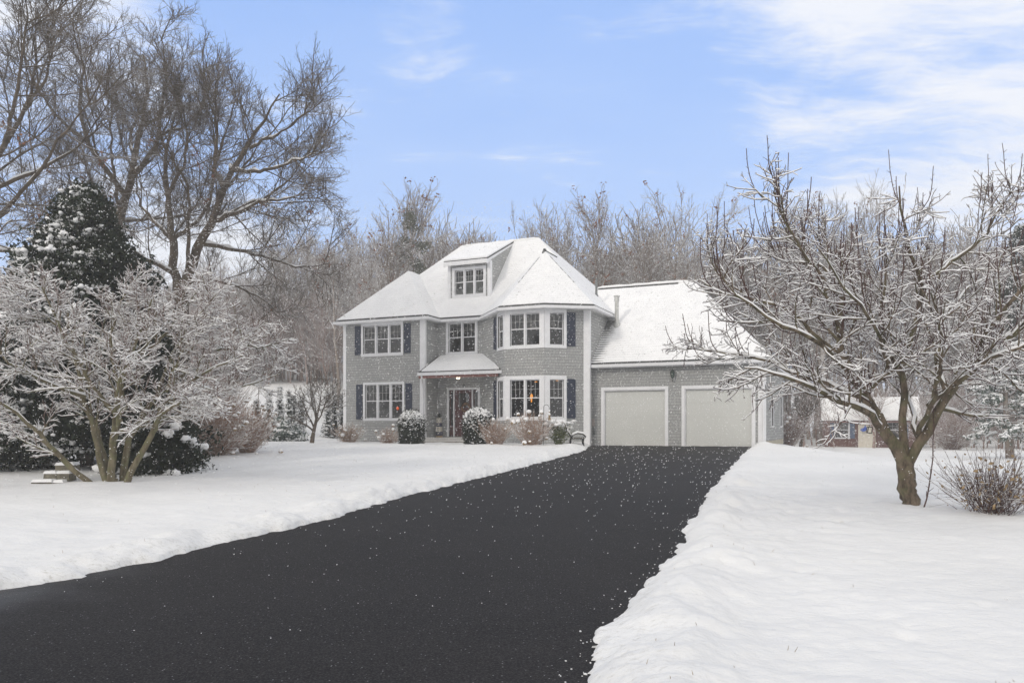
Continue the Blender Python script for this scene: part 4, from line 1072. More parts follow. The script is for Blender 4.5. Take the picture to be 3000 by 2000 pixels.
# left: multi-stemmed ornamental tree
ZL = 17.2
limbs = [
 ([(330, 1432, 0), (328, 1410, 0), (326, 1395, 0)], (.20, .12)),
 ([(318, 1425, 0), (281, 1320, .1), (255, 1240, .2), (234, 1160, .2), (194, 1080, .3), (160, 960, .4), (140, 860, .5)], (.10, .02)),
 ([(332, 1425, -.1), (335, 1307, -.15), (368, 1234, -.2), (368, 1120, -.2), (390, 1040, -.2), (440, 940, -.2), (470, 840, -.2)], (.11, .02)),
 ([(352, 1425, .1), (356, 1307, .15), (385, 1220, .3), (440, 1130, .6), (520, 1050, .9), (600, 980, 1.2), (660, 900, 1.4)], (.10, .018)),
 ([(380, 1428, -.2), (415, 1341, -.2), (462, 1267, -.25), (496, 1200, -.3), (530, 1130, -.4), (600, 1100, -.5), (690, 1060, -.6), (790, 1020, -.7)], (.095, .015)),
 ([(296, 1428, -.2), (208, 1347, -.4), (160, 1267, -.6), (90, 1187, -.8), (20, 1150, -1.), (-80, 1120, -1.2)], (.085, .018)),
 ([(310, 1420, .2), (275, 1287, .3), (215, 1180, .5), (130, 1100, .8), (40, 1020, 1.1), (-60, 960, 1.4)], (.085, .018)),
 ([(368, 1234, -.2), (320, 1130, -.6), (290, 1030, -1.), (270, 930, -1.4), (250, 840, -1.7)], (.06, .015)),
 ([(390, 1040, -.2), (450, 980, .2), (500, 900, .5), (530, 820, .8), (560, 770, .9)], (.05, .015)),
 ([(496, 1200, -.3), (560, 1170, .2), (650, 1140, .6), (740, 1090, .9), (820, 1060, 1.2)], (.05, .012)),
 ([(462, 1267, -.2), (520, 1210, -.8), (600, 1180, -1.2), (690, 1170, -1.5), (760, 1130, -1.7)], (.05, .012)),
 ([(440, 1130, .6), (500, 1020, .2), (570, 940, -.1), (640, 870, -.3), (690, 830, -.4)], (.05, .012)),
 ([(234, 1160, .2), (180, 1120, -.4), (100, 1060, -.9), (30, 980, -1.3), (-30, 900, -1.6)], (.05, .012)),
 ([(194, 1080, .3), (230, 980, .9), (280, 890, 1.3), (320, 810, 1.5)], (.05, .012)),
 ([(160, 960, .4), (110, 900, .3), (60, 860, .2), (20, 820, 0)], (.04, .012)),
 ([(600, 980, 1.2), (680, 960, 1.2), (740, 970, 1.2), (800, 960, 1.3)], (.035, .010)),
 ([(335, 1307, -.15), (400, 1180, -.9), (460, 1080, -1.4), (540, 1010, -1.7), (620, 960, -1.9)], (.05, .012)),
 ([(530, 1130, -.4), (560, 1040, -.4), (610, 970, -.5), (680, 900, -.6)], (.04, .010)),
 ([(368, 1120, -.2), (330, 1000, -.2), (350, 880, -.1), (380, 790, 0)], (.05, .012)),
]
limbs = [([(340+(a-340)*(.90 if b < 1150 else 1), 1425+(b-1425)*(.93 if b < 1150 else 1), c) for a, b, c in l], r) for l, r in limbs]
lv = [dict(C=14, t0=.26, t1=1., ang=48, angsd=14, ln0=.75, ln1=1.4, rr=.45, rmin=.010, p=8, wander=.08, up=.02, taper=.6),
      dict(C=10, t0=.10, t1=1., ang=44, angsd=14, ln0=.24, ln1=.6, rr=.55, rmin=.0065, p=6, wander=.10, up=.04, taper=.35),
      dict(C=5, t0=.15, t1=1., ang=42, angsd=15, ln0=.08, ln1=.24, rr=.6, rmin=.005, p=4, wander=.12, up=.06)]
tree_l, aP2, bL = build_tree('ornamental_tree', 'multi-stemmed ornamental tree with low dome of snow-covered twigs, left foreground', ZL, (340, 1425), limbs, lv, 41, M['bark_yellow'], M['twig_pink'], .0084, .02, wf=.65, slim=.8)

# bare brown shrub at far right, low twiggy
t = stemmy('bare_bush', 'tangled bare bush with a few tan leaves at the right edge', *at_px(2905, 12.2), 150, 1.2, 1.15, 51, None, 'twig', balls=0, curve=.0, leafm='tan_leaf', leafn=300, r=.004, sn=.002, sub=5)
# thin sapling beside the fruit tree trunk
x, y = at_px(2716, 12.9); z = float(base_z(x, y))
t = thing('sucker_shoot', 'thin upright shoot rising just right of the fruit tree trunk', 'sapling', (x, y, z))
r6 = np.random.default_rng(61); P, Rr = resample([(-.08, 0, 0), (.03, 0, .2), (.06, 0, .8), (.12, 0, 1.5), (.10, 0, 2.1)], (.014, .005), 10, r6, .008)
P1, R1 = spawn(r6, P[None], Rr[None], 26, .1, 1, 55, 15, .04, .15, .6, .003, 3, .1, .1)
npmesh('stem', *cat([tubes(P[None], Rr[None], 5), tubes(P1, R1, 3)]), M['twig'], t)
# bird feeder on trunk
q = px3(2548, 1258, 12.75); t = thing('bird_feeder', 'small black-framed lantern feeder hanging against the fruit tree trunk', 'bird feeder', tuple(q)); t.scale = (.6, .6, .6)
mb = MB()
for a, b_ in (((-.06, -.08), (.05, -.10)), ((.05, -.10), (.075, .06)), ((.075, .06), (-.03, .08)), ((-.03, .08), (-.06, -.08))):
    mb.tube([(a[0], 0, a[1]), (b_[0], 0, b_[1])], .011, 6); mb.tube([(a[0], .08, a[1]), (b_[0], .08, b_[1])], .011, 6)
mb.tube([(.02, .04, .07), (.03, .04, .16)], .005, 5); mb.build('frame', M['black'], t)
mb = MB(); mb.hexa([(-.055, .01, -.075), (.045, .01, -.092), (.045, .07, -.092), (-.055, .07, -.075), (-.03, .01, .07), (.066, .01, .052), (.066, .07, .052), (-.03, .07, .07)]); mb.build('panel', M['cream_block'], t)

# stacked stone steps left of the ornamental tree
sx, sy, sz = gpt(165, 1425)
t = thing('stone_steps', 'three stacked stone steps topped with snow, left of the ornamental tree', 'steps', (sx, sy, sz), R(8))
t.scale = (.72, .72, .78)
rs = random.Random(3)
def stone(mb, x0, x1, y0, y1, z0, z1, sn):
    j = lambda: rs.uniform(-.02, .02)
    mb.hexa([(x0+j(), y0+j(), z0), (x1+j(), y0+j(), z0), (x1+j(), y1, z0), (x0+j(), y1, z0), (x0+j(), y0+j(), z1+j()*.3), (x1+j(), y0+j(), z1+j()*.3), (x1, y1, z1), (x0, y1, z1)])
    sn.hexa([(x0-.02, y0-.02, z1+.001), (x1+.02, y0-.02, z1+.001), (x1, y1, z1+.001), (x0, y1, z1+.001), (x0+.02, y0+.03, z1+.075), (x1-.03, y0+.03, z1+.08), (x1-.02, y1, z1+.08), (x0+.02, y1, z1+.08)])
mb = MB(); sn = MB()
stone(mb, -.50, .05, -.45, .2, -.1, .15, sn); stone(mb, .06, .34, -.40, .2, -.1, .13, sn)
stone(mb, -.32, .02, -.10, .4, .16, .36, sn); stone(mb, .03, .40, -.08, .4, .15, .36, sn); stone(mb, -.12, .40, .20, .7, .37, .58, sn)
mb.build('stones', M['stone'], t); sn.build('snow', M['snow'], t)

# ------------------------------------------------------------------ evergreens
def cone_evergreen(name, label, X, Y, h, r, seed, nclump=900, leaf=.16, per=26, group=None, snowy=.3, m='needle', profile=None, blob=(.05, .13), cat_='tree', snow_side=None, squash=1.):
    rng = np.random.default_rng(seed); zb = float(base_z(X, Y)); t = thing(name, label, cat_, (X, Y, zb), group=group)
    mb = MB(); mb.tube([(0, 0, -.1), (0, 0, h*.5), (0, 0, h*.93)], [r*.07+.03, r*.045+.02, .01], 7); mb.build('trunk', M['bark_oak'], t, True)
    prof = profile or (lambda q: (1-q)**.75*(1-.55*np.exp(-q*14)*0))
    q = rng.random(nclump)**1.15; th = rng.uniform(0, 2*np.pi, nclump)
    lob = 1+.14*np.sin(th*3+q*9+seed)+.10*np.sin(th*7-q*17)+.10*rng.normal(0, 1, nclump)
    rr = r*prof(q)*lob*np.where(rng.random(nclump) < .7, rng.uniform(.86, 1.04, nclump), rng.uniform(.4, .9, nclump))
    C = np.stack([rr*np.cos(th), rr*np.sin(th), .06*h+q*h*.94], 1)
    d = np.stack([np.cos(th), np.sin(th), np.full(nclump, -.25)], 1)
    spr = leaf*1.3
    Lc = C[:, None]+d[:, None]*rng.uniform(-.5, 1, (nclump, per, 1))*spr*1.6+rng.normal(0, spr*.6, (nclump, per, 3))
    Lc = Lc.reshape(-1, 3); Lc[:, 2] = np.clip(Lc[:, 2], .05, None)
    npmesh('foliage', *leaves(rng, Lc, leaf, 2.4, .5), M[m], t)
    q2 = np.linspace(0, 1, 14); pr = [(max(.01, r*float(prof(k))*.72), .1*h+k*h*.8) for k in q2]
    mb = MB(); mb.lathe(pr, (0, 0, 0), 14); mb.build('inner_shade_foliage', M[m], t, True)
    if snowy:
        w_ = rng.random(nclump) < snowy
        if snow_side is not None: w_ &= rng.random(nclump) < np.clip(.5+.9*np.cos(th-snow_side), .02, 1)
        S_ = C[w_]+d[w_]*spr*.5+np.array([0, 0, leaf*.45]); S2 = (S_[:, None]+rng.normal(0, leaf*.6, (len(S_), 8, 3))*np.array([1, 1, .35])).reshape(-1, 3)
        npmesh('snow_clumps', *blobs(rng, S2, rng.uniform(*blob, len(S2)), .75, 1), M['snow'], t, True)
    return t
X, Y, _ = gpt(265, 1385)
cone_evergreen('cypress_tree', 'tall dark conical evergreen with snow clumps behind the ornamental tree', (250-CX)/F*21.5, 21.5, 7.6, 2.7, 71, 2500, .15, 30, snowy=.6, snow_side=R(215), blob=(.03, .085), profile=lambda q: (1-np.clip(q,0,1)**1.6)**.85*(.9+.10*np.sin(q*20)))
cone_evergreen('yew_bush', 'low dark yew spreading from the left edge behind the ornamental tree', (-30-CX)/F*21, 21, 2.6, 1.7, 72, 700, .14, 28, snowy=.05, profile=lambda q: np.sqrt(np.clip(1-q**2, 0, 1)), cat_='bush')
cone_evergreen('yew_bush', 'low dark yew with drooping sprays right of the ornamental tree stems', (455-CX)/F*19.3, 19.3, 1.5, .85, 73, 420, .12, 30, snowy=.06, profile=lambda q: np.sqrt(np.clip(1-q**2, 0, 1)), cat_='bush')

# arborvitae row behind the left yard
ordn = ['first', 'second', 'third', 'fourth', 'fifth', 'sixth', 'seventh', 'eighth', 'ninth']
ax = [(752, 1172), (788, 1152), (820, 1134), (846, 1142), (862, 1160), (882, 1166), (960, 1152), (982, 1150), (1003, 1156)]
for i, (px, pt_) in enumerate(ax):
    Zt = 46.+(i % 3)*.5; x = (px-CX)/F*Zt; zb = float(base_z(x, Zt)); top = CAMZ+(HY-pt_)/F*Zt
    cone_evergreen('arborvitae', f'{ordn[i]} narrow snowy arborvitae from the left in the row behind the yard', x, Zt, max(1.6, top-zb), .24, 80+i, 150, .075, 16, 'arborvitae row behind the left yard', .28, profile=lambda q: (1-q)**.85, blob=(.03, .06))
x, Y_ = at_px(812, 41.5); cone_evergreen('juniper_bush', 'low blue-green juniper dusted with snow in front of the arborvitae row', x, Y_, 1.15, 1.15, 95, 260, .14, 22, None, .6, 'needle_blue', lambda q: np.sqrt(np.clip(1-q**2, 0, 1)), cat_='bush', blob=(.03, .08))
# snowy pine at right
def bough_conifer(name, label, X, Y, h, r, seed, nb=60, m='needle_blue', snow=.03, z0=.1, nl=.22, per=150, droop=-.06, sag=.2):
    rng = np.random.default_rng(seed); zb = float(base_z(X, Y)); t = thing(name, label, 'tree', (X, Y, zb-.05))
    P, Rr = grow(rng, np.zeros((1, 3)), np.array([[.0, 0, 1.]]), np.array([h]), np.array([r*.06+.04]), np.array([.02]), 14, .03, .2)
    hz_ = z0+(1-z0)*(np.arange(nb)+rng.random(nb))/nb; a = rng.uniform(0, 2*np.pi, nb)
    st = np.stack([np.interp(hz_, np.linspace(0, 1, 14), P[0, :, k]) for k in range(3)], 1)
    ln = r*(1-hz_)**.7*rng.uniform(.65, 1.15, nb)+.2
    A, B = grow(rng, st, np.stack([np.cos(a), np.sin(a), np.full(nb, sag)], 1), ln, np.full(nb, .035), np.full(nb, .01), 9, .08, droop)
    A2, B2 = spawn(rng, A, B, 9, .2, 1., 42, 10, .35, .8, .6, .01, 6, .08, droop, taper=.5)
    npmesh('trunk', *cat([tubes(P, Rr, 8), tubes(A, B, 5), tubes(A2, B2, 3)]), M['bark_far'], t, True)
    src = np.concatenate([A2.reshape(-1, 3), A[:, 4:].reshape(-1, 3)]); C = src[rng.integers(0, len(src), nb*per)]+rng.normal(0, nl*.33, (nb*per, 3))*np.array([1, 1, .6])
    npmesh('needles', *leaves(rng, C, nl, 5, .3), M[m], t)
    if snow:
        S1 = src[rng.integers(0, len(src), int(nb*26))]+rng.normal(0, nl*.25, (int(nb*26), 3))*np.array([1, 1, .4])+np.array([0, 0, nl*.28])
        npmesh('snow_on_boughs', *cat([snow_tubes(rng, A2+np.array([0, 0, nl*.2]), B2, snow, 4, .8)]), M['snow'], t, True)
        npmesh('snow_clumps', *blobs(rng, S1, rng.uniform(.02, .07, len(S1)), .6, 1), M['snow'], t, True)
    return t
x, Y_ = at_px(2960, 31); bough_conifer('white_pine', 'snow-loaded pine with drooping blue-green boughs at the right edge', x, Y_, 4.6, 2.2, 96, 46, 'needle_blue', .035, .2, .20, 120)
x, Y_ = at_px(3010, 44); bough_conifer('dark_pine', 'tall dark pine towering behind the snow-loaded pine at the right edge', x, Y_, 12.6, 3.2, 97, 80, 'needle', .015, .25, .34, 130)

# ------------------------------------------------------------------ bare deciduous trees
def oak_mesh(seed, h, spread, n0=9, c1=8, c2=7, c3=5, trunk_r=.35, fork=.28, up0=.10, leafy=0, tw=1.0, ang0=38, k3=3, last=True, thick=1.):
    rng = np.random.default_rng(seed)
    P, Rr = grow(rng, np.zeros((1, 3)), np.array([[rng.normal(0, .05), rng.normal(0, .05), 1.]]), np.array([h*.8]), np.array([trunk_r]), np.array([trunk_r*.12]), 14, .07, .08)
    parts = [tubes(P, Rr, 9)]
    A, B = spawn(rng, P, Rr, n0, fork, .98, ang0, 12, h*.34*spread, h*.52*spread, .55, trunk_r*.08, 10, .13, up0, taper=.45); parts.append(tubes(A, B, 6))
    A2, B2 = spawn(rng, A, B, c1, .18, 1., 40, 12, h*.14*spread, h*.25*spread, .5, .016*thick, 8, .13, up0*.7, taper=.4); parts.append(tubes(A2, B2, 4))
    A3, B3 = spawn(rng, A2, B2, c2, .15, 1., 38, 14, h*.055, h*.115, .55, .010*thick, 6, .12, up0*.5, taper=.3); parts.append(tubes(A3, B3, 3))
    if last:
        A4, B4 = spawn(rng, A3, B3, c3, .15, 1., 38, 14, h*.02, h*.05, .6, .0065*thick, 4, .10, .04); parts.append(tubes(A4, B4, 3))
    else: A4 = A3
    V, Qd = cat(parts)
    C = None
    if leafy:
        s = A4[:, -1]; c = s[rng.integers(0, len(s), leafy)]; C = (c[:, None]+rng.normal(0, .10, (leafy, 7, 3))).reshape(-1, 3)
    return V, Qd, C, rng

# big oak behind the left yard with hand-set scaffold
def px_limb(Z, pts): return pts
ZO = 31.
limbs = [
 ([(536, 1330, 0), (535, 1100, 0), (533, 950, 0), (530, 850, 0), (528, 825, 0)], (.48, .42)),
 ([(520, 850, 0), (505, 800, .2), (488, 694, .5), (470, 596, .8), (462, 515, 1.), (440, 420, 1.2), (450, 320, 1.3), (470, 220, 1.4)], (.30, .05)),
 ([(545, 850, 0), (555, 790, -.2), (598, 721, -.4), (650, 650, -.6), (677, 542, -.8), (700, 488, -1.), (760, 423, -1.2), (800, 340, -1.3), (850, 250, -1.4)], (.34, .04)),
 ([(488, 694, .5), (440, 640, 1.), (390, 590, 1.5), (340, 520, 1.8), (330, 420, 2.)], (.16, .03)),
 ([(650, 650, -.6), (730, 640, -1.2), (800, 610, -1.6), (870, 620, -2.), (940, 600, -2.2)], (.15, .025)),
 ([(677, 542, -.8), (640, 470, -.6), (650, 380, -.4), (640, 280, -.3), (600, 200, -.2)], (.17, .03)),
 ([(700, 488, -1.), (790, 500, -1.), (870, 470, -1.1), (950, 440, -1.2)], (.14, .025)),
 ([(598, 721, -.4), (680, 720, .5), (760, 740, 1.2), (850, 760, 1.8), (930, 740, 2.)], (.14, .025)),
 ([(760, 423, -1.2), (830, 380, -1.2), (900, 330, -1.2), (930, 270, -1.2)], (.10, .02)),
 ([(488, 694, .5), (540, 600, 1.5), (570, 500, 2.), (560, 380, 2.3), (580, 290, 2.5)], (.15, .03)),
 ([(555, 790, -.2), (600, 680, -1.5), (620, 580, -2.2), (580, 480, -2.8), (560, 400, -3.)], (.14, .03)),
 ([(462, 515, 1.), (520, 430, .6), (540, 330, .4), (520, 220, .3)], (.13, .03)),
 ([(540, 830, 0), (600, 800, 1.), (690, 830, 1.5), (760, 880, 1.9), (800, 920, 2.)], (.11, .02)),
 ([(650, 650, -.6), (720, 560, .6), (790, 500, 1.2), (850, 400, 1.6), (880, 300, 1.8)], (.12, .02)),
 ([(505, 800, .2), (430, 760, -1.), (360, 700, -1.6), (300, 620, -2.)], (.13, .03)),
]
lvo = [dict(C=7, t0=.16, t1=1., ang=50, angsd=14, ln0=1.6, ln1=3.4, rr=.42, rmin=.024, p=9, wander=.09, up=.055, taper=.45),
       dict(C=7, t0=.14, t1=1., ang=46, angsd=14, ln0=.9, ln1=1.9, rr=.5, rmin=.013, p=7, wander=.10, up=.05, taper=.35),
       dict(C=8, t0=.12, t1=1., ang=44, angsd=14, ln0=.4, ln1=1.0, rr=.55, rmin=.0078, p=5, wander=.11, up=.04, taper=.3),
       dict(C=4, t0=.15, t1=1., ang=40, angsd=15, ln0=.15, ln1=.45, rr=.6, rmin=.005, p=4, wander=.12, up=.04)]
def big_oak(name, label, Z, basep, limbs, seed, lv=lvo, leaf=60, shift=0, low=0):
    limbs = [([(a, b+low*min(1, max(0, (700-b)/450)), c) for a, b, c in l], r) for l, r in limbs]
    if shift: limbs = [([(a+shift, b, c) for a, b, c in l], r) for l, r in limbs]
    t, aP, b = build_tree(name, label, Z, basep, limbs, lv, seed, M['bark_oak'], M['bark_oak'], 0, .03, spl=16, slim=.62)
    rng = np.random.default_rng(seed); tip = aP[-1][:, -1]; c = tip[rng.integers(0, len(tip), leaf)]
    c = c[c[:, 2] < 11]
    C = (c[:, None]+rng.normal(0, .09, (len(c), 9, 3))).reshape(-1, 3); npmesh('clinging_leaves', *leaves(rng, C, .13, 1.6, .4), M['dry_leaf'], t)
    r0 = aP[0]; rad = np.array([np.linspace(l[1][0], l[1][1], r0.shape[1]) for l in limbs])
    npmesh('snow_on_branches', *cat([snow_tubes(rng, r0[1:], rad[1:], .012, 5, .5, 3.0, .55)]), M['snow'], t, True)
    return t
_bt = build_tree
def build_tree_nosnow(*a, **k): return _bt(*a, **k)
big_oak('oak_tree', 'massive bare oak with a forked trunk and wide crown, rising behind the left yard', ZO, (536, 1330), limbs, 101, low=70)
ZP = 34.
limbs2 = [
 ([(350, 1330, 0), (348, 900, 0), (346, 700, 0), (347, 630, 0)], (.42, .30)),
 ([(347, 650, 0), (374, 542, 0), (396, 472, .1), (380, 400, .3), (400, 300, .5), (420, 180, .6), (400, 80, .6)], (.30, .04)),
 ([(374, 560, 0), (330, 480, -.6), (290, 400, -1.), (280, 280, -1.3), (300, 150, -1.5), (280, 60, -1.6)], (.20, .03)),
 ([(396, 472, .1), (450, 440, -.5), (500, 380, -1.), (520, 280, -1.4), (540, 180, -1.6), (520, 100, -1.7)], (.18, .03)),
 ([(346, 620, 0), (290, 560, .8), (230, 500, 1.5), (180, 420, 2.), (150, 300, 2.3)], (.18, .03)),
 ([(380, 400, .3), (340, 320, 1.2), (350, 220, 1.8), (330, 120, 2.1)], (.14, .03)),
 ([(400, 300, .5), (460, 250, 1.1), (490, 180, 1.5), (470, 90, 1.7)], (.12, .02)),
 ([(290, 400, -1.), (230, 340, -1.6), (190, 260, -2.), (160, 160, -2.2)], (.12, .02)),
 ([(500, 380, -1.), (560, 340, -.6), (600, 270, -.3), (630, 210, 0)], (.10, .02)),
 ([(347, 640, 0), (420, 610, 1.), (490, 590, 1.6), (560, 560, 2.)], (.12, .02)),
 ([(346, 700, 0), (280, 680, -1.), (200, 650, -1.7), (120, 600, -2.2)], (.12, .02)),
 ([(347, 600, 0), (380, 480, -1.5), (400, 380, -2.2), (420, 260, -2.6)], (.13, .02)),
]
big_oak('oak_tree', 'bare dense-crowned oak rising straight behind the dark conical evergreen', ZP, (350, 1330), limbs2, 102, low=60)
ZQ = 26.
limbs3 = [
 ([(-120, 1360, 0), (-110, 1000, 0), (-100, 800, 0), (-90, 700, 0)], (.42, .34)),
 ([(-95, 760, 0), (0, 650, -.3), (90, 590, -.6), (160, 530, -.9), (240, 440, -1.2), (330, 360, -1.5), (380, 290, -1.7)], (.15, .02)),
 ([(-90, 720, 0), (-60, 560, .2), (-10, 420, .4), (40, 300, .6), (60, 180, .8), (50, 60, 1.)], (.22, .03)),
 ([(-10, 420, .4), (60, 340, -.4), (110, 240, -.9), (150, 130, -1.3), (160, 20, -1.6)], (.12, .02)),
 ([(-60, 560, .2), (30, 480, 1.), (90, 420, 1.6), (160, 340, 2.), (230, 240, 2.3)], (.12, .02)),
 ([(-90, 720, 0), (-20, 720, 1.), (60, 690, 1.8), (150, 640, 2.4), (230, 600, 2.8)], (.10, .02)),
 ([(-100, 800, 0), (-30, 760, -1.), (60, 740, -1.6), (150, 690, -2.)], (.09, .02)),
 ([(40, 300, .6), (90, 200, .9), (100, 90, 1.1), (130, -20, 1.3)], (.09, .02)),
 ([(-60, 560, .2), (-90, 400, -.6), (-60, 250, -1.2), (-20, 100, -1.6), (0, -40, -1.9)], (.15, .02)),
]
big_oak('oak_tree', 'bare oak at the left edge whose long limbs sweep up into the picture', ZQ, (-120, 1360), limbs3, 103, leaf=50)

# distinct trees of the tree line
protos = {}
def proto(key, **k):
    V, Qd, C, rng = oak_mesh(**k)
    me = npmesh('tmp', V, Qd, M[k_m[key]] if False else M['bark_far']); d = me.data; bpy.data.objects.remove(me)
    lf = None
    if C is not None:
        l = npmesh('tmp', *leaves(rng, C, .17, 1.6, .4), M['dry_leaf']); lf = l.data; bpy.data.objects.remove(l)
    protos[key] = (d, lf, k['h'])
proto('vase', seed=201, h=15, spread=1.0, n0=11, c1=8, c2=7, c3=4, trunk_r=.26, fork=.2, up0=.16, leafy=40, ang0=30, thick=1.5)
proto('tall', seed=202, h=15, spread=.72, n0=12, c1=7, c2=7, c3=4, trunk_r=.2, fork=.3, up0=.14, leafy=25, ang0=32, thick=1.5)
proto('round', seed=203, h=15, spread=1.05, n0=13, c1=8, c2=7, c3=4, trunk_r=.25, fork=.25, up0=.08, leafy=50, ang0=42, thick=1.5)
proto('thin', seed=204, h=15, spread=.55, n0=9, c1=6, c2=6, c3=4, trunk_r=.15, fork=.4, up0=.12, leafy=15, ang0=32, thick=1.4)
proto('twin', seed=205, h=15, spread=.85, n0=11, c1=8, c2=6, c3=4, trunk_r=.22, fork=.18, up0=.18, leafy=60, ang0=26, thick=1.5)
def far_tree(kind, px, top, Z, wfac, label, rz, grp='bare trees of the tree line'):
    d, lf, h0 = protos[kind]; x = (px-CX)/F*Z; zb = float(base_z(x, Z)); h = CAMZ+(HY-top)/F*Z-zb
    t = thing('bare_tree', label, 'tree', (x, Z, zb-.1), rz, grp); s = h/h0/.98
    o = bpy.data.objects.new('branches', d); o.scale = (s*wfac, s*wfac, s); link(o, t)
    if lf: o = bpy.data.objects.new('clinging_leaves', lf); o.scale = (s*wfac, s*wfac, s); link(o, t)
FT = [
 ('twin', 1090, 535, 56, 1.05, 'tallest broad bare tree above the left end of the house roof'),
 ('thin', 985, 640, 62, 1.1, 'slim bare tree left of the tallest broad one'),
 ('thin', 1345, 650, 60, 1.2, 'thin bare tree with forked top, just right of the dark pine'),
 ('thin', 1405, 665, 63, 1.2, 'small bare tree above the left slope of the dormer roof'),
 ('vase', 1545, 645, 62, .75, 'bare tree directly behind the main roof ridge'),
 ('vase', 1650, 655, 66, .7, 'bare tree just right of the main roof peak'),
 ('twin', 1735, 622, 62, .95, 'dense upright bare tree above the dark vent pipe'),
 ('round', 1925, 622, 60, .95, 'wide rounded bare tree above the middle of the garage ridge'),
 ('thin', 2075, 655, 62, 1.2, 'slim bare tree above the right end of the garage ridge'),
 ('thin', 2165, 655, 66, 1.2, 'slim bare tree just beyond the garage hip'),
 ('twin', 2290, 575, 58, .9, 'tall dense bare tree behind the left half of the fruit tree'),
 ('tall', 2400, 565, 60, 1.1, 'tallest bare tree behind the middle of the fruit tree'),
 ('vase', 2500, 600, 64, .8, 'bare tree behind the upright shoots of the fruit tree'),
 ('tall', 2600, 640, 66, 1.0, 'bare tree behind the right half of the fruit tree, above the shed'),
 ('thin', 1470, 668, 68, 1.3, 'faint bare tree top showing over the dormer roof'),
 ('round', 640, 770, 78, .8, 'hazy rounded bare tree below the big oak crown'),
 ('round', 820, 740, 78, .8, 'hazy reddish bare tree left of the house roof'),
 ('tall', 905, 690, 78, 1.0, 'hazy bare tree between the oak crown and the house roof'),
]
for i, (k, px, tp, Z, wf_, lb) in enumerate(FT): far_tree(k, px, tp, Z, wf_, lb, R(37*i+11))
# pine above left roof
M['needle_pine'] = simple('olive_pine_needles', (.075, .085, .05), .7, .4, 3)
def lollipine(px, top, Z, label, seed):
    rng = np.random.default_rng(seed); x = (px-CX)/F*Z; zb = float(base_z(x, Z)); h = CAMZ+(HY-top)/F*Z-zb
    t = thing('pine_tree', label, 'tree', (x, Z, zb-.1))
    P, Rr = grow(rng, np.zeros((1, 3)), np.array([[.03, 0, 1.]]), np.array([h*.97]), np.array([.22]), np.array([.03]), 14, .03, .1)
    A, B = spawn(rng, P, Rr, 26, .35, 1., 62, 14, .9, 2.4, .4, .03, 7, .14, .14, taper=.55)
    A2, B2 = spawn(rng, A, B, 5, .4, 1., 45, 12, .4, .9, .6, .015, 5, .12, .1)
    npmesh('trunk', *cat([tubes(P, Rr, 8), tubes(A, B, 5), tubes(A2, B2, 3)]), M['bark_far'], t)
    tips = np.concatenate([A2[:, -1], A[:, -1], A2[:, 3]]); C = (tips[:, None]+rng.normal(0, .17, (len(tips), 20, 3))).reshape(-1, 3)
    npmesh('needles', *leaves(rng, C, .26, 5), M['needle_pine'], t)
lollipine(1232, 622, 58, 'ragged dark green pine behind the left roof slope', 301)

# woods: an uncounted mass of trunks, twigs and brush
rw = np.random.default_rng(77); lib = []
for k in range(5):
    V, Qd, _, _ = oak_mesh(seed=400+k, h=12, spread=.75+.1*k, n0=10, c1=6, c2=6, c3=3, trunk_r=.13, fork=.15, up0=.12, ang0=34, k3=3, last=False, thick=1.7); lib.append((V, Qd))
def woods(name, spots, m, label=None):
    parts = []
    for (x, y, h, wf_) in spots:
        V, Qd = lib[rw.integers(0, 5)]; a = rw.uniform(0, 6.28); s = h/11.4; c, sn_ = math.cos(a)*s*wf_, math.sin(a)*s*wf_
        W_ = np.stack([V[:, 0]*c-V[:, 1]*sn_+x, V[:, 0]*sn_+V[:, 1]*c+y, V[:, 2]*s+float(base_z(x, y))-.1], 1); parts.append((W_, Qd))
    o = npmesh(name, *cat(parts), m); tag(o, label, 'woods', kind='stuff')
sp = []
for k in range(150):       # right and centre
    Z = rw.uniform(62, 96); px = rw.uniform(1150, 3250)
    tp = rw.uniform(690, 800) if px < 2900 else rw.uniform(640, 760)
    sp.append(((px-CX)/F*Z, Z, (HY-tp)/F*Z*.93+1., rw.uniform(.8, 1.2)))
for k in range(110):       # wooded slope on the left
    Z = rw.uniform(74, 104); px = rw.uniform(-500, 1150); x = (px-CX)/F*Z
    tp = rw.uniform(760, 900) if px < 800 else rw.uniform(690, 820)
    sp.append((x, Z, max(4, CAMZ+(HY-tp)/F*Z-float(base_z(x, Z))), rw.uniform(.8, 1.2)))
for k in range(90):
    Z = rw.uniform(92, 118); px = rw.uniform(380, 1180); x = (px-CX)/F*Z; sp.append((x, Z, rw.uniform(7, 11), rw.uniform(1., 1.5)))
woods('woods', sp, M['bark_far'], 'hazy grey-brown bare woods closing the view behind the house and yard')
sp = []
for k in range(150):
    Z = rw.uniform(50, 74); px = rw.uniform(2330, 3200) if k < 60 else rw.uniform(300, 1030)
    if px < 1100: Z = rw.uniform(76, 96)
    x = (px-CX)/F*Z; sp.append((x, Z, rw.uniform(2.5, 5.5)*(1.5 if px < 1100 else 1), rw.uniform(1., 1.7)))
for k in range(60):
    Z = rw.uniform(72, 80); px = rw.uniform(560, 1060); sp.append(((px-CX)/F*Z, Z, rw.uniform(4.5, 8.), 1.2))
for k in range(26):
    Z = rw.uniform(47, 54); px = rw.uniform(2690, 3100); sp.append(((px-CX)/F*Z, Z, rw.uniform(2., 4.), 1.6))
woods('undergrowth', sp, M['bark_brush'], 'reddish brown snowy undergrowth at the foot of the woods')

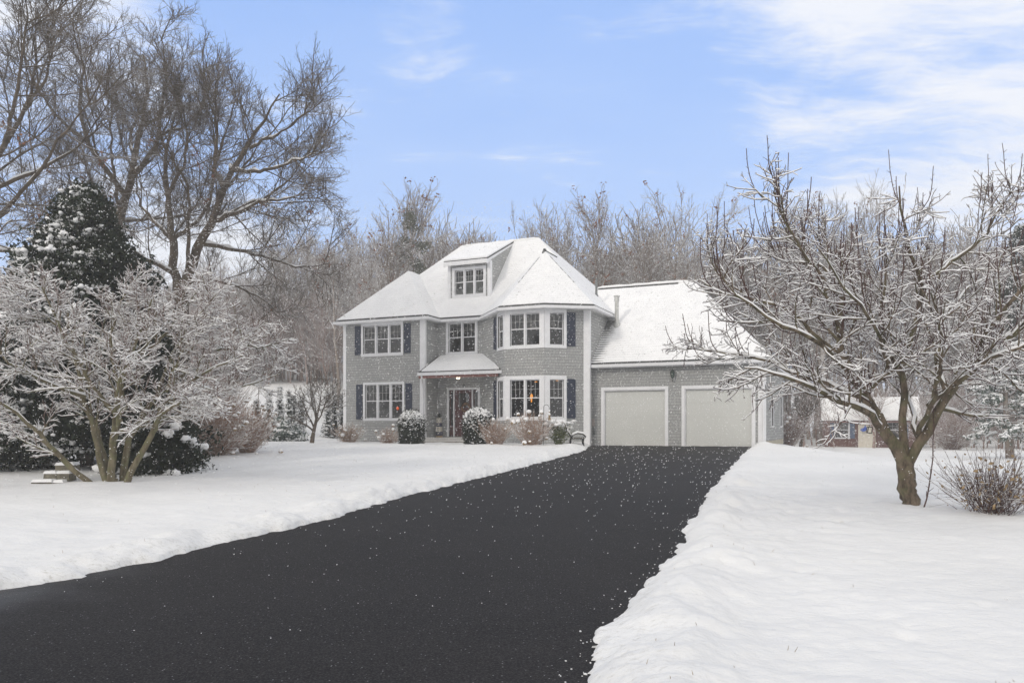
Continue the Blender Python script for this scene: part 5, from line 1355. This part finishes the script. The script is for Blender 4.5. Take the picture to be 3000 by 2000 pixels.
# brown shrub mass left of the house, sapling, small trees
stemmy('brown_bush', 'wide reddish brown bush with snowy seed heads, in front of the arborvitae row', *at_px(632, 25.5), 480, 2.1, 1.25, 151, 'reddish brown bushes at the left border', 'dry_stem', balls=40, rb=.07, leafm='dry_leaf', leafn=900, r=.006, sub=4)
stemmy('brown_bush', 'tall brown bush behind the wide one, beside the big oak trunk', *at_px(585, 28), 380, 3.2, .8, 152, 'reddish brown bushes at the left border', 'bark_brush', balls=0, leafm='dry_leaf', leafn=300, r=.009, sub=5)
stemmy('brown_bush', 'low brown bush at the right end of the border, nearest the small yard tree', *at_px(725, 27), 260, 1.7, .9, 153, 'reddish brown bushes at the left border', 'dry_stem', balls=12, rb=.06, leafm='dry_leaf', leafn=500, r=.006, sub=4)
for (px, Z, h0, lb, sd, sp_) in ((912, 36.5, 3.3, 'small snow-dusted tree with a dark leaning trunk left of the house', 161, .95), (2345, 44, 3.6, 'small bare multi-branched tree between garage and shed', 162, .9)):
    x, y = at_px(px, Z); V, Qd, C, r_ = oak_mesh(seed=sd, h=h0, spread=1.25, n0=12, c1=8, c2=7, c3=3, trunk_r=.11, fork=.22, up0=.05, ang0=44, thick=.7, last=True)
    t = thing('small_tree', lb, 'tree', (x, y, float(base_z(x, y))-.03)); npmesh('branches', V, Qd, M['bark_oak'], t)
x, y = at_px(2310, 42); stemmy('brown_bush', 'reddish brown bush beside the shed, right of the garage', x, y, 260, 2.0, .9, 163, None, 'bark_brush', balls=16, rb=.08, leafm='dry_leaf', leafn=500, r=.008, sub=4)
x, y = at_px(2790, 45); stemmy('brown_bush', 'low grey-brown thicket right of the shed at the edge of the lawn', x, y, 320, 2.3, 1.3, 164, None, 'bark_brush', balls=0, r=.009, sub=5)

# ------------------------------------------------------------------ shed
ZS = 52.
sx0, sx1 = (2426-CX)/F*ZS, (2676-CX)/F*ZS; sw_ = sx1-sx0; xc = (sx0+sx1)/2; zb = CAMZ-(1318-HY)/F*ZS-.1
shed = thing('garden_shed', 'small brick-red shed with snowy roof, white door and blue shutters beyond the fruit tree', 'shed', (xc, ZS, zb), R(-19))
hw = sw_/2; wh = CAMZ+(HY-1226)/F*ZS-zb; U0s, V0s = U0, V0
class SWall(Wall):
    def fr(s, a, w, z): return (s.p0[0]+s.d[0]*a+s.n[0]*w, s.p0[1]+s.d[1]*a+s.n[1]*w, z)
front = SWall((-hw, 0), (hw, 0), -.1, wh); sides = [SWall((hw, 0), (hw, 3.2), -.1, wh), SWall((-hw, 3.2), (-hw, 0), -.1, wh), SWall((hw, 3.2), (-hw, 3.2), -.1, wh)]
def sx(px): return (px-2426)/F*ZS
def szz(py): return CAMZ+(HY-py)/F*ZS-zb
window(front, sx(2454), sx(2492), szz(1283), szz(1236), 1, .05, parent=shed)
window(front, sx(2596), sx(2634), szz(1283), szz(1236), 1, .05, parent=shed)
for a, b in ((2440, 2451), (2495, 2508), (2580, 2593), (2637, 2650)): shutter(front, sx(a), sx(b), szz(1284), szz(1235), shed, 'shutter_shed')
mb = MB(); front.mesh(mb)
for s_ in sides: s_.mesh(mb)
for x in (-hw, hw):
    pts = [(x, 0, wh), (x, 3.2, wh), (x, 1.6, wh+1.3)]; mb.face(pts if x > 0 else pts[::-1], [(p[1], p[2]) for p in pts])
mb.build('wall', M['clap'], shed)
mb = MB(); mb.box(-hw+.1, hw-.1, .9, 1., 0, wh-.05); mb.build('interior', M['room'], shed)
mb = MB(); mb.obox(front.fr, sx(2517), sx(2564), .002, .05, -.05, szz(1232)); sd_ = mb.build('door', M['cream_block'], shed)
mb = MB(); mb.box(-hw+sx(2560)-.03, -hw+sx(2560)+.03, -.09, -.051, .9, 1.0); mb.build('handle', M['black'], sd_)
e_ = .22; rz_ = wh+1.3; sl_ = 1.3/1.6
def gable(z0, th):
    mb = MB()
    for s in (0, 1):
        y0 = -e_ if s == 0 else 3.2+e_; za = wh-e_*sl_
        q = [(-hw-e_, y0, za+z0), (hw+e_, y0, za+z0), (hw+e_, 1.6, rz_+z0), (-hw-e_, 1.6, rz_+z0)]
        if s: q = [q[1], q[0], q[3], q[2]]
        mb.hexa(q+[(p[0], p[1], p[2]+th) for p in q])
    return mb
sr = gable(.01, .05).build('roof', M['dark_roof'], shed); gable(.062, .12).build('snow_layer', M['snow'], sr)
mb = MB(); mb.box(-hw-.1, hw+.1, -e_+.03, -e_+.06, wh-.25, wh-.12); mb.build('fascia', M['red_brown'], shed)
# blue ornament on the shed door
x = (2533-CX)/F*(ZS-.1); t = thing('blue_ornament', 'bright blue fish-shaped ornament on the white shed door', 'ornament', (x, ZS-.12, CAMZ+(HY-1258)/F*ZS))
mb = MB()
pts = [(-.30, 0), (-.20, .08), (-.05, .12), (.04, .30), (.10, .12), (.20, .05), (.12, -.02), (.0, -.10), (-.15, -.12), (-.24, -.08)]
mb.face([(a, -.015, b) for a, b in pts]); mb.face([(a, .015, b) for a, b in pts][::-1])
for (a, b), (c_, d_) in zip(pts, pts[1:]+pts[:1]): mb.face([(a, -.015, b), (a, .015, b), (c_, .015, d_), (c_, -.015, d_)])
mb.build('body', M['blue_paint'], t)
mb = MB(); mb.tube([(-.19, -.022, .0), (-.19, -.016, .0)], .03, 10); mb.build('eye', M['cream_block'], t)

# ------------------------------------------------------------------ falling snow, loose snow, leaves
rf_ = np.random.default_rng(900)
n = 60000; Y = 5+(rf_.random(n)**.45)*23; X = (rf_.random(n)*2-1)*.72*Y; Zc = rf_.random(n); Zc = CAMZ+Y*(-.33+Zc*.62)
k = Zc > base_z(X, Y)+.05; C = np.stack([X, Y, Zc], 1)[k]; n = len(C)
# keep them outside the house body
uu = C[:, 0]*CT-C[:, 1]*ST; vv_ = C[:, 0]*ST+C[:, 1]*CT
C = C[~((vv_ > 32.2) & (uu > -24.3))]; n = len(C)
sz_ = rf_.uniform(.0035, .0085, n)*np.where(rf_.random(n) < .04, 1.6, 1)*np.clip(C[:, 1]/14, .5, 1.4)
d = nrm(np.stack([rf_.normal(1., .35, n), rf_.normal(0, .4, n), rf_.normal(.55, .3, n)], 1)); a_ = nrm(np.cross(d, rf_.normal(0, 1, (n, 3)))); b_ = np.cross(d, a_)
s1 = sz_[:, None]
Vv = np.stack([C-d*s1*1.5, C+d*s1*1.5, C+a_*s1, C-a_*s1, C+b_*s1, C-b_*s1], 1).reshape(-1, 3)
o6 = np.array([(0, 2, 4), (0, 4, 3), (0, 3, 5), (0, 5, 2), (1, 4, 2), (1, 3, 4), (1, 5, 3), (1, 2, 5)])
Fq = (o6[None]+(np.arange(n)*6)[:, None, None]).reshape(-1, 3)
o = npmesh('falling_snow', Vv, Fq, M['snow']); tag(o, 'fine snowflakes falling over the whole yard', 'snowflakes', kind='stuff')
# snow crumbs on the drive
n = 9000; X = rf_.uniform(-12, 10, n); Y = 3.2+rf_.random(n)**1.3*30; dd = sdist(X, Y)
k = (dd < -.02) & ((rf_.random(n) < .05) | (rf_.random(n) < np.exp(dd/.10)*.5)); X, Y = X[k], Y[k]
n2 = 160; tt = rf_.integers(0, len(RP)-3, n2); A_ = np.array(RP)[tt]; B_ = np.array(RP)[tt+1]; f_ = rf_.random((n2, 1)); Pp = A_+(B_-A_)*f_+rf_.normal(0, .075, (n2, 2))+np.array([[-.05, 0]])
X = np.concatenate([X, Pp[:, 0]]); Y = np.concatenate([Y, Pp[:, 1]])
k = sdist(X, Y) < .08; X, Y = X[k], Y[k]
C = np.stack([X, Y, base_z(X, Y)+.008], 1); o = npmesh('loose_snow', *blobs(rf_, C, rf_.uniform(.003, .008, len(C))*np.where(rf_.random(len(C)) < .04, 1.6, 1), .7, 0), M['snow'], None, True); tag(o, 'loose snow crumbs lying on the asphalt drive', 'snow crumbs', kind='stuff')
# grass tips at the drive's left bank and fallen leaves
n = 1500; X = rf_.uniform(-4, 16, n); Y = rf_.uniform(4, 26, n); X = np.where(rf_.random(n) < .5, X, rf_.uniform(-9, 3, n)); zz_, dd = snow_z(X, Y); k = dd > .15; C = np.stack([X, Y, zz_+.008], 1)[k]
cl = fbm(C[:, 0]*.8, C[:, 1]*.8, 3) > .12; C = C[cl]; dn = nrm(np.stack([rf_.normal(0, .5, len(C)), rf_.normal(0, .5, len(C)), np.ones(len(C))], 1)); ln_ = rf_.uniform(.015, .05, len(C))
P, Rr = grow(rf_, C, dn, ln_, np.full(len(C), .0025), np.full(len(C), .001), 3, .1, 0)
o = npmesh('grass', *tubes(P, Rr, 3), M['tan_leaf']); tag(o, 'thin dry grass tips poking through the snow', 'grass', kind='stuff')

# ------------------------------------------------------------------ haze
mb = MB(); mb.box(-470, 470, -75, 570, -9, 26.5); hz = mb.build('haze', M['snow'])
hm = bpy.data.materials.new('snowy_air'); hm.use_nodes = True; nt = hm.node_tree; nt.nodes.remove(nt.nodes['Principled BSDF'])
pv = N(nt, 'ShaderNodeVolumePrincipled'); pv.inputs['Density'].default_value = .0022; pv.inputs['Color'].default_value = (.96, .95, .94, 1); pv.inputs['Anisotropy'].default_value = .2
L(nt, pv.outputs[0], nt.nodes['Material Output'].inputs['Volume'])
hz.data.materials.clear(); hz.data.materials.append(hm); tag(hz, kind='stuff')

# ------------------------------------------------------------------ light and sky
SUN_EL, SUN_AZ = 30., 222.      # compass-like azimuth, light comes from behind-left of the camera
wd = bpy.data.worlds.new('World'); S.world = wd; wd.use_nodes = True; nt = wd.node_tree
bg = nt.nodes['Background']
sky = N(nt, 'ShaderNodeTexSky', sky_type='NISHITA', sun_disc=False, sun_elevation=R(SUN_EL), sun_rotation=R(SUN_AZ), air_density=1.0, dust_density=.6, ozone_density=2.2)
co = nt.nodes.new('ShaderNodeTexCoord').outputs['Generated']
vm = N(nt, 'ShaderNodeVectorMath', operation='NORMALIZE'); L(nt, co, vm.inputs[0]); dirv = vm.outputs[0]
sx_ = nt.nodes.new('ShaderNodeSeparateXYZ'); L(nt, dirv, sx_.inputs[0])
# flatten onto a cloud layer
hh_ = math_n(nt, 'MAXIMUM', math_n(nt, 'ADD', sx_.outputs[2], .12), .05)
cmb = nt.nodes.new('ShaderNodeCombineXYZ'); L(nt, math_n(nt, 'DIVIDE', sx_.outputs[0], hh_), cmb.inputs[0]); L(nt, math_n(nt, 'DIVIDE', sx_.outputs[1], hh_), cmb.inputs[1])
wrp = N(nt, 'ShaderNodeVectorMath', operation='MULTIPLY_ADD'); wrp.inputs[1].default_value = (.35, .35, 0); L(nt, noise(nt, 1.3, 3, vec=cmb.outputs[0], outp=1), wrp.inputs[0]); L(nt, cmb.outputs[0], wrp.inputs[2])
cl1 = noise(nt, 2.6, 10, .68, vec=wrp.outputs[0], stretch=(.55, 1.3, 1))
def lobe(px, py, w0, w1):
    dx_, dy_, dz_ = (px-CX)/F, 1., (HY-py)/F; n_ = math.sqrt(dx_*dx_+dy_*dy_+dz_*dz_)
    d_ = N(nt, 'ShaderNodeVectorMath', operation='DOT_PRODUCT'); L(nt, dirv, d_.inputs[0]); d_.inputs[1].default_value = (dx_/n_, dy_/n_, dz_/n_)
    return maprange(nt, d_.outputs['Value'], w0, w1, 0, 1, True)
big = lobe(2880, 150, .955, .998)
b2 = lobe(20, 20, .975, 1.0); b3 = lobe(1230, 10, .9955, 1.0); b4 = lobe(560, 880, .985, .999)
cov = math_n(nt, 'ADD', math_n(nt, 'MULTIPLY', big, .27), math_n(nt, 'MULTIPLY', b2, .22))
cov = math_n(nt, 'ADD', cov, math_n(nt, 'MULTIPLY', b3, .18)); cov = math_n(nt, 'ADD', cov, math_n(nt, 'MULTIPLY', b4, .3))
front_ = math_n(nt, 'MAXIMUM', maprange(nt, sx_.outputs[1], .05, .55, .45, 0, True), maprange(nt, sx_.outputs[2], .55, .8, 0, .45, True))      # the overcast part of the sky behind the viewer
cov = math_n(nt, 'ADD', cov, front_)
cl = maprange(nt, math_n(nt, 'ADD', cl1, cov), .54, .84, 0, .93, True)
# thin veil, stronger to the horizon
veil = maprange(nt, sx_.outputs[2], .12, .50, .85, .05)
veil2 = math_n(nt, 'ADD', veil, math_n(nt, 'MULTIPLY', math_n(nt, 'SUBTRACT', noise(nt, 2.2, 6, .6, vec=cmb.outputs[0], stretch=(.5, 1, 1)), .5), .5), True)
skc = N(nt, 'ShaderNodeVectorMath', operation='SCALE'); L(nt, sky.outputs[0], skc.inputs[0]); skc.inputs['Scale'].default_value = 1.0
WH = 10.
skt = mixc(nt, .85, skc.outputs[0], (WH*.33, WH*.54, WH*1.02))
c1_ = mixc(nt, veil2, skt, (WH*.55, WH*.71, WH*1.0))
c2_ = mixc(nt, cl, c1_, mixc(nt, maprange(nt, front_, .0, .4), (WH*.88, WH*.90, WH*.95), (WH*1.02, WH*.995, WH*.95)))
L(nt, c2_, bg.inputs['Color']); bg.inputs['Strength'].default_value = .10
sl = bpy.data.lights.new('sun', 'SUN'); sl.energy = 1.0; sl.angle = R(9); sl.color = (1, .93, .82)
so = bpy.data.objects.new('sun', sl); link(so)
# Nishita: rotation measured from +Y, clockwise seen from above
az = R(SUN_AZ); dv_ = Vector((math.sin(az)*math.cos(R(SUN_EL)), math.cos(az)*math.cos(R(SUN_EL)), math.sin(R(SUN_EL))))
so.rotation_euler = (-dv_).to_track_quat('-Z', 'Y').to_euler()
cam = bpy.data.cameras.new('camera'); cam.sensor_width = 36; cam.lens = F/3000*36; cam.shift_y = (HY-1000)/3000; cam.clip_end = 2000; cam.clip_start = .1
cb = bpy.data.objects.new('camera', cam); link(cb); cb.location = (0, 0, CAMZ); cb.rotation_euler = (R(90), 0, 0)
S.camera = cb
S.view_settings.view_transform = 'Standard'; S.view_settings.look = 'None'; S.view_settings.exposure = .10; S.view_settings.gamma = 1
S.cycles.use_denoising = DEN
S.cycles.max_bounces = 6; S.cycles.volume_bounces = 1; S.cycles.transparent_max_bounces = 8
